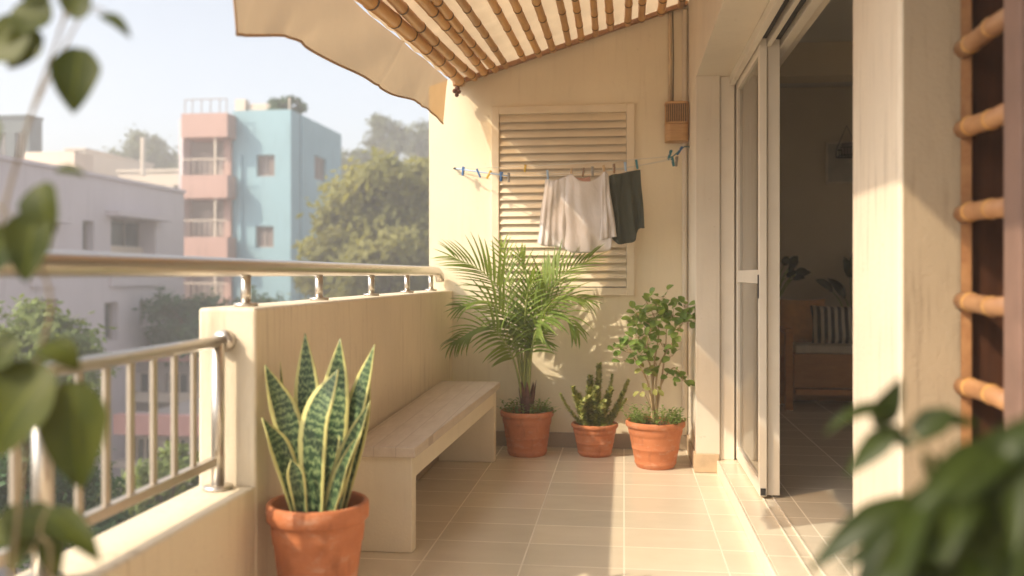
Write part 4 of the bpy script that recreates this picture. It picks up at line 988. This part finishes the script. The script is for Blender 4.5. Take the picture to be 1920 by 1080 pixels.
# long drooping blades fanning out from the crown of the plant
for k in range(95):
    u = rl_.random(); cx0 = 1720 + 260 * u + rl_.uniform(-20, 20); cy0 = 950 - 190 * u + (rl_.uniform(-18, 50) if k < 46 else rl_.uniform(60, 260))
    dep = 1.2 + rl_.uniform(-.20, .12); ln = rl_.uniform(150, 290); an = math.radians(rl_.uniform(95, 160) - 20 * u)
    lvr.append((B(cx0, cy0, dep), B(cx0 + ln * math.cos(an), cy0 + ln * math.sin(an) * .95, dep - rl_.uniform(0, .10)), rl_.uniform(.030, .052), (-.4 + rl_.uniform(-.3, .3), -.8, rl_.uniform(.2, .7)), rl_.uniform(.5, 1.0), .3))
fgplant('leafy_plant', c_r, 'dark glossy leafy plant in front of the bamboo lattice', str_, lvr, M['fgleafd'], P_lance, .85)
tag(MB().lathe([(.001, 0), (.12, 0), (.16, .32), (.18, .32), (.18, .37), (.155, .37), (.145, .30), (.001, .30)], c_r, 40).build('terracotta_pot', M['terra'], smooth=True), 'terracotta pot of the dark glossy plant near the lattice', 'pot', 'terracotta pots')

# ================================================================== FAR SETTING
ZG = -8.5
struct(MB().box((-900, -300, ZG - 1), (900, 1200, ZG)).build('ground', M['ground']))
struct(MB().box((-11.5, -200, ZG + .004), (-6.0, 400, ZG + .03)).build('road', M['road']))

def window(parent, o, ud, nrm, u0, v0, u1, v1, depth, pane_mat, frame_mat=None, fw=.06, bars=1):
    o = V(o); ud = V(ud); nrm = V(nrm); vd = V((0, 0, 1))
    def slab(mb, a0, b0, a1, b1, k0, k1):
        q = lambda k: [o + ud * a + vd * b - nrm * k for a, b in ((a0, b0), (a1, b0), (a1, b1), (a0, b1))]
        mb.hexa(q(k0), q(k1))
    mb = MB(); slab(mb, u0, v0, u0 + fw, v1, depth - .06, depth - .01); slab(mb, u1 - fw, v0, u1, v1, depth - .06, depth - .01)
    slab(mb, u0 + fw, v0, u1 - fw, v0 + fw, depth - .06, depth - .01); slab(mb, u0 + fw, v1 - fw, u1 - fw, v1, depth - .06, depth - .01)
    for i in range(bars):
        m = u0 + (u1 - u0) * (i + 1) / (bars + 1); slab(mb, m - fw * .4, v0 + fw, m + fw * .4, v1 - fw, depth - .055, depth - .012)
    w_ = mb.build('window', frame_mat or M['curtain'], parent)
    mb = MB(); slab(mb, u0, v0, u1, v1, depth - .008, depth); mb.build('pane', pane_mat, w_)

# ---- blue apartment block with pink balconies
YF = 42.0
bl_ = thing('apartment_building', (W(500, 500, Y=YF).x, YF, ZG), 'tall blue apartment block with stacked pink balconies', 'building')
xc = W(545, 205, Y=YF).x; ztop = W(545, 205, Y=YF).z; xl_ = W(436, 300, Y=YF).x; xp = W(340, 300, Y=YF).x
yr = W(640, 237, X=xc).y
H = ztop - ZG
mb = MB(); holes = []
for (a, b, c, d) in ((481, 290, 515, 331), (479, 424, 513, 464), (480, 560, 513, 600)):
    p, q = W(a, d, Y=YF), W(c, b, Y=YF); holes.append((p.x - xl_, p.z - ZG, q.x - xl_, q.z - ZG))
holed(mb, (xl_, YF, ZG), (1, 0, 0), xc - xl_, H, holes, (0, -1, 0), .25)
mb.build('front_wall', M['blue'], bl_)
for h_ in holes: window(bl_, (xl_, YF, ZG), (1, 0, 0), (0, -1, 0), *h_, .22, M['curtain'], M['greyrender'], .07)
mb = MB(); holes = []
for (a, b, c, d) in ((590, 299, 612, 335), (600, 435, 616, 464)):
    p, q = W(a, d, X=xc), W(c, b, X=xc); holes.append((p.y - YF - .251, p.z - ZG, q.y - YF - .251, q.z - ZG))
holed(mb, (xc, YF + .251, ZG), (0, 1, 0), yr - YF - .251, H - .002, holes, (1, 0, 0), .25)
mb.box((xl_, yr - .3, ZG), (xc - .255, yr, ztop - .002)); mb.box((xl_, YF + .255, ZG), (xl_ + .2, yr - .305, ztop - .002)); mb.box((xl_ + .21, YF + .26, ztop - .9), (xc - .26, yr - .31, ztop - .7))
mb.build('side_wall', M['blue'], bl_)
for h_ in holes: window(bl_, (xc, YF + .251, ZG), (0, 1, 0), (1, 0, 0), *h_, .22, M['curtain'], M['greyrender'], .07)
# thin band of shade hood and pipes on the front
mb = MB(); x = W(453, 300, Y=YF).x; mb.tube([(x, YF - .06, ZG), (x, YF - .06, W(453, 290, Y=YF).z)], .05, 8); x = W(570, 300, X=xc)
mb.tube([(xc + .06, W(563, 300, X=xc).y, ZG), (xc + .06, W(563, 300, X=xc).y, ztop - .1)], .05, 8); mb.build('pipe', M['blue'], bl_, True)
# balcony stack
zy_ = lambda y: W(390, y, Y=YF).z
def bxy(x0, y0, z0, x1, y1, z1, nm, mt, par=bl_): return MB().box((x0, y0, z0), (x1, y1, z1)).build(nm, mt, par)
xq = W(426, 300, Y=YF - 1.0).x; xp2 = W(340, 300, Y=YF - 1.0).x
bxy(xp, YF + .6, ZG, xl_ - .001, YF + .8, ztop - .35, 'balcony_wall', M['greyrender']); bxy(xp - .02, YF - .2, ZG, xp + .18, YF + .6, ztop - .4, 'balcony_side', M['mauve'])
bxy(xl_ - .35, YF - .2, ZG, xl_ - .002, YF + .6, ztop - .4, 'balcony_side', M['pink'])
zq = lambda y: W(390, y, Y=YF - 1.0).z
for (ya_, yb_) in ((212, 257), (328, 371), (444, 489), (562, 607), (680, 725)):
    bxy(xp2, YF - 1.0, zq(yb_), xq, YF + .55, zq(ya_), 'balcony', M['pink'])
for (ya_, yb_) in ((257, 328), (371, 444), (489, 562), (607, 680)):
    z0, z1 = zq(yb_) , zq(ya_); hgt = z1 - z0
    for (a, b) in ((370, 399), (407, 425)):
        xa_, xb__ = W(a, 300, Y=YF + .6).x, W(b, 300, Y=YF + .6).x
        window(bl_, (0, YF + .6, 0), (1, 0, 0), (0, -1, 0), xa_, z0 + .1, xb__, z0 + hgt * .8, .06, M['farglass'], M['greyrender'], .05)
    mb = MB(); zr_ = z0 + hgt * .42; mb.tube([(xp2 + .05, YF - .95, zr_), (xq - .05, YF - .95, zr_)], .03, 6)
    for i in range(9): x = xp2 + .05 + (xq - xp2 - .1) * i / 8; mb.tube([(x, YF - .95, z0), (x, YF - .95, zr_)], .014, 5)
    mb.build('balcony_rail', M['palewall'], bl_)
    x = W(403, 300, Y=YF - .9).x; bxy(x - .04, YF - .9, z0, x + .04, YF - .82, z1, 'balcony_post', M['palewall'])
mb = MB(); zt_ = zq(212)
for px in (347, 361, 378, 395, 412, 425): x = W(px, 200, Y=YF - .8).x; mb.tube([(x, YF - .8, zt_), (x, YF - .8, zt_ + .72)], .025, 5)
mb.tube([(xp2 + .1, YF - .8, zt_ + .70), (xq - .1, YF - .8, zt_ + .70)], .025, 5); mb.build('roof_rail', M['greyrender'], bl_)
bxy(W(441, 200, Y=YF + 2).x, YF + 2, ztop - .7, W(460, 200, Y=YF + 2).x, YF + 2.5, W(450, 186, Y=YF + 2).z, 'chimney', M['palewall'])
bxy(W(462, 200, Y=YF + 2).x, YF + 2.2, ztop - .7, W(505, 200, Y=YF + 2).x, YF + 2.8, W(450, 194, Y=YF + 2).z, 'stair_head', M['palewall'])
x = W(540, 200, Y=YF + 1).x; mb = MB().tube([(x, YF + 1.2, ztop - .7), (x, YF + 1.2, ztop + .8)], .05, 6); mb.build('roof_pole', M['palewall'], bl_)

# ---- mauve building
XM = -17.0
p1, p2 = W(40, 312, X=XM), W(345, 360, X=XM); zt2 = (W(70, 315, X=XM).z + p2.z) / 2
mv = thing('mauve_building', (XM, p2.y, ZG), 'low mauve grey house with a recessed window in front of the blue block', 'building')
y0m, y1m = 16.0, p2.y; mb = MB(); holes = []; specs = []
for (a, b, c, d, k) in ((155, 415, 176, 470, 0), (208, 416, 292, 495, 1), (196, 566, 222, 640, 0), (262, 562, 280, 612, 0), (60, 420, 100, 490, 1), (60, 560, 110, 640, 1)):
    p, q = W(a, d, X=XM), W(c, b, X=XM); holes.append((p.y - y0m, min(p.z, q.z) - ZG, q.y - y0m, max(p.z, q.z) - ZG))
# use mean heights so openings stay level
holes = [(h0, h1, h2, h3) for (h0, h1, h2, h3) in holes]
holed(mb, (XM, y0m, ZG), (0, 1, 0), y1m - y0m, zt2 - ZG, holes, (1, 0, 0), .8)
mb.box((XM - 9, y0m, ZG), (XM - .801, y0m + .3, zt2 - .003)); mb.box((XM - 9, y1m - .3, ZG), (XM - .801, y1m, zt2 - .003)); mb.box((XM - 9, y0m + .301, zt2 - .9), (XM - .801, y1m - .301, zt2 - .6))
mb.build('wall', M['mauve'], mv)
for i, h_ in enumerate(holes):
    dp = .7 if i in (1, 4, 5) else .3
    window(mv, (XM, y0m, ZG), (0, 1, 0), (1, 0, 0), *h_, dp, M['farglass'], M['greyrender'], .08, 2 if i in (1, 4, 5) else 0)
    if i in (1, 4):
        u0, v0, u1, v1 = h_
        MB().box((XM - .62, y0m + u0 + .02, ZG + v0 + .02), (XM - .5, y0m + u1 - .02, ZG + v0 + .65)).build('window_panel', M['palewall'], mv)
        MB().box((XM - .001, y0m + u0 - .3, ZG + v1 + .02), (XM + .5, y0m + u1 + .3, ZG + v1 + .2)).build('window_hood', M['mauve'], mv)
        MB().box((XM - .001, y0m + u0 - .1, ZG + v0 - .75), (XM + .12, y0m + u1 + .1, ZG + v0 - .03)).build('window_sill', M['mauve'], mv)
MB().box((XM - .1, y0m, zt2), (XM + .08, y1m + .02, zt2 + .12)).build('coping', M['mauve'], mv)
MB().box((XM - 3, W(150, 318, X=XM - 1).y, zt2 - .6), (XM - 1.2, W(185, 318, X=XM - 1).y, zt2 + .95)).build('stair_head', M['palewall'], mv)
# lower storey balcony of the mauve house
# ---- far left buildings
def plain(name, label, px0, px1, py, Y, depth, mat, cols=0, rows=0, wm=None):
    x0_, x1_ = W(px0, py, Y=Y).x, W(px1, py, Y=Y).x; zt_ = W((px0 + px1) / 2, py, Y=Y).z
    t = thing(name, ((x0_ + x1_) / 2, Y, ZG), label, 'building')
    mb = MB(); hs = []
    w_ = x1_ - x0_; hh = zt_ - ZG
    for i in range(cols):
        for j in range(rows):
            u = w_ * (i + .22) / cols; hs.append((u, hh - (j + .85) * 3.0, u + w_ * .56 / cols, hh - (j + .30) * 3.0))
    holed(mb, (x0_, Y, ZG), (1, 0, 0), w_, hh, hs, (0, -1, 0), .3)
    mb.box((x0_, Y + .301, ZG), (x0_ + .3, Y + depth, zt_ - .002)); mb.box((x1_ - .3, Y + .301, ZG), (x1_, Y + depth, zt_ - .002)); mb.box((x0_ + .301, Y + .301, zt_ - .8), (x1_ - .301, Y + depth, zt_ - .6)); mb.box((x0_ + .301, Y + depth - .3, ZG), (x1_ - .301, Y + depth, zt_ - .802))
    mb.build('wall', mat, t)
    for h_ in hs: window(t, (x0_, Y, ZG), (1, 0, 0), (0, -1, 0), *h_, .25, wm or M['farglass'], M['greyrender'], .08)
    MB().box((x0_ - .1, Y - .12, zt_), (x1_ + .1, Y + depth, zt_ + .15)).build('coping', mat, t)
    return t
g = plain('office_building', 'dark glass fronted office block at the far left', -120, 55, 222, 50, 1.2, M['facade'], 5, 6)
plain('brick_building', 'low brownish brick house below the dark glass office block', -140, 64, 303, 42, 1.2, M['brick'], 4, 3)
plain('rooftop_house', 'small pale house showing its top behind the mauve roof', 124, 160, 282, 58, 9, M['palewall'], 2, 3)
plain('cream_house', 'cream house with a long flat parapet left of the pink balconies', 222, 350, 322, 56, 9, M['palewall'], 4, 3)
tag(MB().tube([W(268, 330, Y=54), W(268, 258, Y=54)], .14, 8).build('pole', M['palewall']), 'pale pole rising beside the tree behind the cream house', 'pole')

# ---- terraced pink and grey houses down below
def terrace(name, label, px0, px1, Y, bands, depth=5):
    x0_, x1_ = W(px0, 700, Y=Y).x, W(px1, 700, Y=Y).x; zt_ = W(300, bands[0][0], Y=Y).z
    t = thing(name, ((x0_ + x1_) / 2, Y, ZG), label, 'building')
    hs = []; hh = zt_ - ZG; w_ = x1_ - x0_; n = 5
    for j in range(2):
        for i in range(n): hs.append((w_ * (i + .2) / n, hh - 1.55 - 2.6 * j, w_ * (i + .75) / n, hh - .65 - 2.6 * j))
    mb = MB(); holed(mb, (x0_, Y, ZG), (1, 0, 0), w_, hh, hs, (0, -1, 0), .3)
    mb.box((x0_, Y + .302, ZG), (x1_, Y + depth, zt_ - .15)); mb.build('wall', M['greyrender'], t)
    for h_ in hs: window(t, (x0_, Y, ZG), (1, 0, 0), (0, -1, 0), *h_, .25, M['farglass'], M['palewall'], .06)
    for a, b, m_ in bands:
        MB().box((x0_ - .15, Y - .35, W(300, b, Y=Y).z), (x1_ + .15, Y - .003, W(300, a, Y=Y).z + .01)).build('roof_band', M[m_], t)
    return t
terrace('terraced_house', 'grey terraced house with pale roof band seen through the railing', 150, 520, 30, [(664, 676, 'pinkroof'), (735, 752, 'palewall'), (800, 812, 'pinkroof')], 6)
terrace('terraced_house', 'nearer low house with a pink roof band seen through the railing', 235, 560, 23, [(776, 812, 'pinkroof'), (862, 874, 'greyrender')], 5)

# ---- trees
def tree(name, label, x, y, zt, lobes, n, ls, mat, group=None, trunk_r=.22, seed=1, cat='tree', zb=ZG):
    rr = random.Random(seed); t = thing(name, (x, y, zb), label, cat, group); ml, ms = MB(), MB()
    tot = sum(l[3] ** 2 for l in lobes)
    zc_ = sum(l[2] for l in lobes) / len(lobes)
    fork = V((x, y, zb + (zc_ - zb) * .55))
    ms.tube([(x, y, zb), (x + .1, y, zb + (fork.z - zb) * .5), fork], [trunk_r, trunk_r * .8, trunk_r * .6], 8)
    for (lx, ly, lz, lr) in lobes:
        c = V((lx, ly, lz)); m = fork.lerp(c, .5) + V((0, 0, .2)); ms.tube([fork, m, c], [trunk_r * .4, trunk_r * .25, trunk_r * .08], 6)
        k = int(n * lr * lr / tot); subs = [c + V((rr.gauss(0, 1), rr.gauss(0, 1), rr.gauss(0, .8))).normalized() * lr * rr.uniform(.45, 1.0) for _ in range(max(6, int(14)))]
        for s_ in subs[:5]: ms.tube([c, (c + s_) / 2, s_], [trunk_r * .08, trunk_r * .05, trunk_r * .02], 4, cap=False)
        for i in range(k):
            s_ = subs[i % len(subs)]; off = V((rr.gauss(0, 1), rr.gauss(0, 1), rr.gauss(0, .75))) * lr * .24; p = s_ + off
            u = V((rr.gauss(0, 1), rr.gauss(0, 1), rr.gauss(0, 1))).normalized(); out = (p - c).normalized()
            nrm = (out * .6 + V((0, 0, .5)) + u * .7).normalized(); a = nrm.orthogonal().normalized(); a = Quaternion(nrm, rr.random() * 6.3) @ a; b = nrm.cross(a)
            q = ls * rr.uniform(.6, 1.3)
            ml.add([p - a * q, p + b * q * .45 - nrm * q * .1, p + a * q, p - b * q * .45 - nrm * q * .1], [(0, 1, 2, 3)])
    ms.build('trunk', M['bark'], t, True); ml.build('crown', mat, t)
    return t
def lob(Y, L):   # lobes from (px, py, radius px) at depth Y
    out = []
    for i, (px, py, r) in enumerate(L):
        yy = Y + ((i * 37) % 7 - 3) * .35 * (r * Y / F); p = W(px, py, Y=yy); out.append((p.x, p.y, p.z, r * Y / F))
    return out
def T(name, label, Y, L, n, ls, mat, seed, group=None, tr=.25, cat='tree'):
    lo = lob(Y, L); x = sum(l[0] for l in lo) / len(lo); return tree(name, label, x, Y, 0, lo, n, ls, M[mat], group, tr, seed, cat)
T('broadleaf_tree', 'big rounded olive tree standing right of the blue block', 36, [(700, 350, 60), (640, 400, 58), (760, 380, 68), (690, 440, 72), (620, 470, 52), (780, 470, 70), (600, 530, 50), (700, 530, 75), (810, 430, 60), (770, 560, 70), (640, 600, 60), (725, 335, 45), (790, 335, 45), (660, 500, 70), (740, 480, 70), (730, 410, 70)], 30000, .19, 'crownA', 11, tr=.32)
T('slender_tree', 'pale feathery tree rising far behind the big olive tree', 75, [(720, 240, 26), (740, 262, 30), (700, 270, 24), (725, 300, 30), (712, 226, 16), (735, 330, 40)], 2600, .26, 'crownC', 12, 'far trees behind the wall end', .3)
T('slender_tree', 'pale spreading tree far behind, next to the edge of the end wall', 80, [(780, 255, 30), (805, 245, 28), (770, 275, 26), (800, 290, 40), (830, 265, 40), (790, 330, 45)], 2800, .28, 'crownC', 13, 'far trees behind the wall end', .3)
T('slender_tree', 'low pale tree touching the right edge of the blue block', 70, [(665, 300, 28), (650, 320, 26), (690, 310, 28), (670, 350, 40), (640, 360, 30)], 2400, .25, 'crownC', 14, 'far trees behind the wall end', .3)
T('round_tree', 'hazy green tree behind the cream house', 72, [(240, 290, 36), (275, 275, 34), (305, 300, 36), (215, 310, 28), (270, 315, 40), (325, 310, 26), (255, 262, 18)], 3600, .26, 'crownC', 15, None, .3)
T('leafy_tree', 'light green tree crown below the handrail at the left', 17, [(60, 640, 70), (130, 640, 62), (20, 690, 70), (100, 700, 75), (160, 690, 50), (60, 610, 50), (140, 740, 60), (-40, 650, 70)], 9000, .10, 'crownD', 16, None, .16)
T('leafy_tree', 'dark green tree beyond the column corner under the handrail', 31, [(340, 600, 55), (310, 640, 50), (380, 590, 60), (420, 620, 60), (360, 650, 50), (470, 600, 60), (290, 680, 40)], 7000, .15, 'crownB', 17, None, .2)
T('garden_tree', 'low bright green tree top behind the railing bars', 15, [(300, 880, 42), (345, 870, 38), (270, 910, 45), (320, 930, 50), (370, 890, 40), (235, 940, 45), (330, 845, 22)], 6000, .075, 'crownD', 18, 'garden trees under the railing', .1)
T('garden_tree', 'shady tree top under the leaves of the climbing plant', 11, [(40, 860, 90), (120, 900, 80), (170, 960, 70), (60, 970, 90), (-20, 920, 90), (200, 1000, 60)], 6500, .07, 'crownB', 19, 'garden trees under the railing', .1)
T('distant_tree', 'hazy tree low behind the blue block and the handrail', 90, [(560, 480, 40), (610, 500, 40), (660, 500, 45), (520, 500, 40), (580, 530, 40), (700, 500, 50)], 3500, .32, 'crownC', 21, None, .3)
# rooftop shrubs
T2 = lob(YF + 2, [(515, 200, 16), (540, 197, 17), (562, 205, 14), (530, 206, 16)])
tree('roof_shrub', 'bushy green shrub growing on the roof of the blue block', T2[1][0], YF + 2, 0, T2, 1500, .13, M['crownB'], None, .06, 22, 'shrub', ztop - .7)
# far wood closing the horizon
mbw = MB(); rr = random.Random(5)
for i in range(2600):
    x = rr.uniform(-170, 60); y = 150 + rr.uniform(-10, 10); z = ZG + rr.random() ** .8 * (8.5 + 2.0 * math.sin(x * .13) + 1.2 * math.sin(x * .31)); q = rr.uniform(.5, 1.1)
    a = V((rr.gauss(0, 1), rr.gauss(0, 1), rr.gauss(0, 1))).normalized(); b = a.orthogonal().normalized()
    mbw.add([V((x, y, z)) - a * q, V((x, y, z)) + b * q, V((x, y, z)) + a * q, V((x, y, z)) - b * q], [(0, 1, 2, 3)])
tag(mbw.build('far_wood', M['crownC']), 'hazy line of far trees along the horizon', 'trees', None, 'stuff')

# ---- haze
HZD = 0.0056
hz_ = MB().box((-1000, -400, ZG - 2), (1000, 1300, 13.0)).build('haze', None); tag(hz_, 'thin warm morning haze', 'haze', None, 'stuff')
hm = bpy.data.materials.new('haze_air'); hm.use_nodes = True; nt = hm.node_tree
for n_ in list(nt.nodes):
    if n_.type != 'OUTPUT_MATERIAL': nt.nodes.remove(n_)
pv = nt.nodes.new('ShaderNodeVolumePrincipled'); pv.inputs['Density'].default_value = HZD; pv.inputs['Color'].default_value = (.93, .92, .92, 1); pv.inputs['Anisotropy'].default_value = .2
nt.links.new(pv.outputs[0], [n_ for n_ in nt.nodes if n_.type == 'OUTPUT_MATERIAL'][0].inputs['Volume'])
hz_.data.materials.clear(); hz_.data.materials.append(hm)

# ================================================================== LIGHT, SKY, CAMERA
Ld = V((1, .76, -1.02)).normalized()
sd = bpy.data.lights.new('sun', 'SUN'); sd.energy = 2.7; sd.angle = math.radians(.55); sd.color = (1, .84, .62)
so_ = bpy.data.objects.new('sun', sd); COL.objects.link(so_); so_.rotation_euler = Ld.to_track_quat('-Z', 'Y').to_euler(); so_.location = (-20, -15, 25)
w = bpy.data.worlds.new('World'); S.world = w; w.use_nodes = True; nt = w.node_tree
sk_ = nt.nodes.new('ShaderNodeTexSky'); sk_.sky_type = 'NISHITA'; sk_.sun_disc = False
sk_.sun_elevation = math.asin(-Ld.z); sk_.sun_rotation = math.atan2(-Ld.x, -Ld.y)
sk_.air_density = 1.0; sk_.dust_density = 4.0; sk_.ozone_density = 1.0; sk_.altitude = 200
hsv = nt.nodes.new('ShaderNodeHueSaturation'); hsv.inputs['Saturation'].default_value = .4
nt.links.new(sk_.outputs[0], hsv.inputs['Color']); nt.links.new(hsv.outputs[0], nt.nodes['Background'].inputs[0]); nt.nodes['Background'].inputs[1].default_value = .15

cd = bpy.data.cameras.new('camera'); cam = bpy.data.objects.new('camera', cd); COL.objects.link(cam)
cam.location = (0, 0, CAMH); cam.rotation_euler = (math.radians(90), 0, TH)
cd.sensor_width = 36; cd.lens = 36 * F / 1920; cd.shift_x = 0; cd.shift_y = -(540 - HZ) / 1920
cd.clip_start = .05; cd.clip_end = 3000
cd.dof.use_dof = True; cd.dof.focus_distance = 4.7; cd.dof.aperture_fstop = 1.3
S.camera = cam
S.view_settings.view_transform = 'Standard'; S.view_settings.look = 'None'; S.view_settings.gamma = 1; S.view_settings.exposure = .88
S.cycles.use_denoising = True
S.cycles.max_bounces = 10; S.cycles.diffuse_bounces = 5; S.cycles.glossy_bounces = 4; S.cycles.transmission_bounces = 6; S.cycles.transparent_max_bounces = 12; S.cycles.volume_bounces = 1
S.cycles.caustics_reflective = False; S.cycles.caustics_refractive = False
S.cycles.sample_clamp_indirect = 6
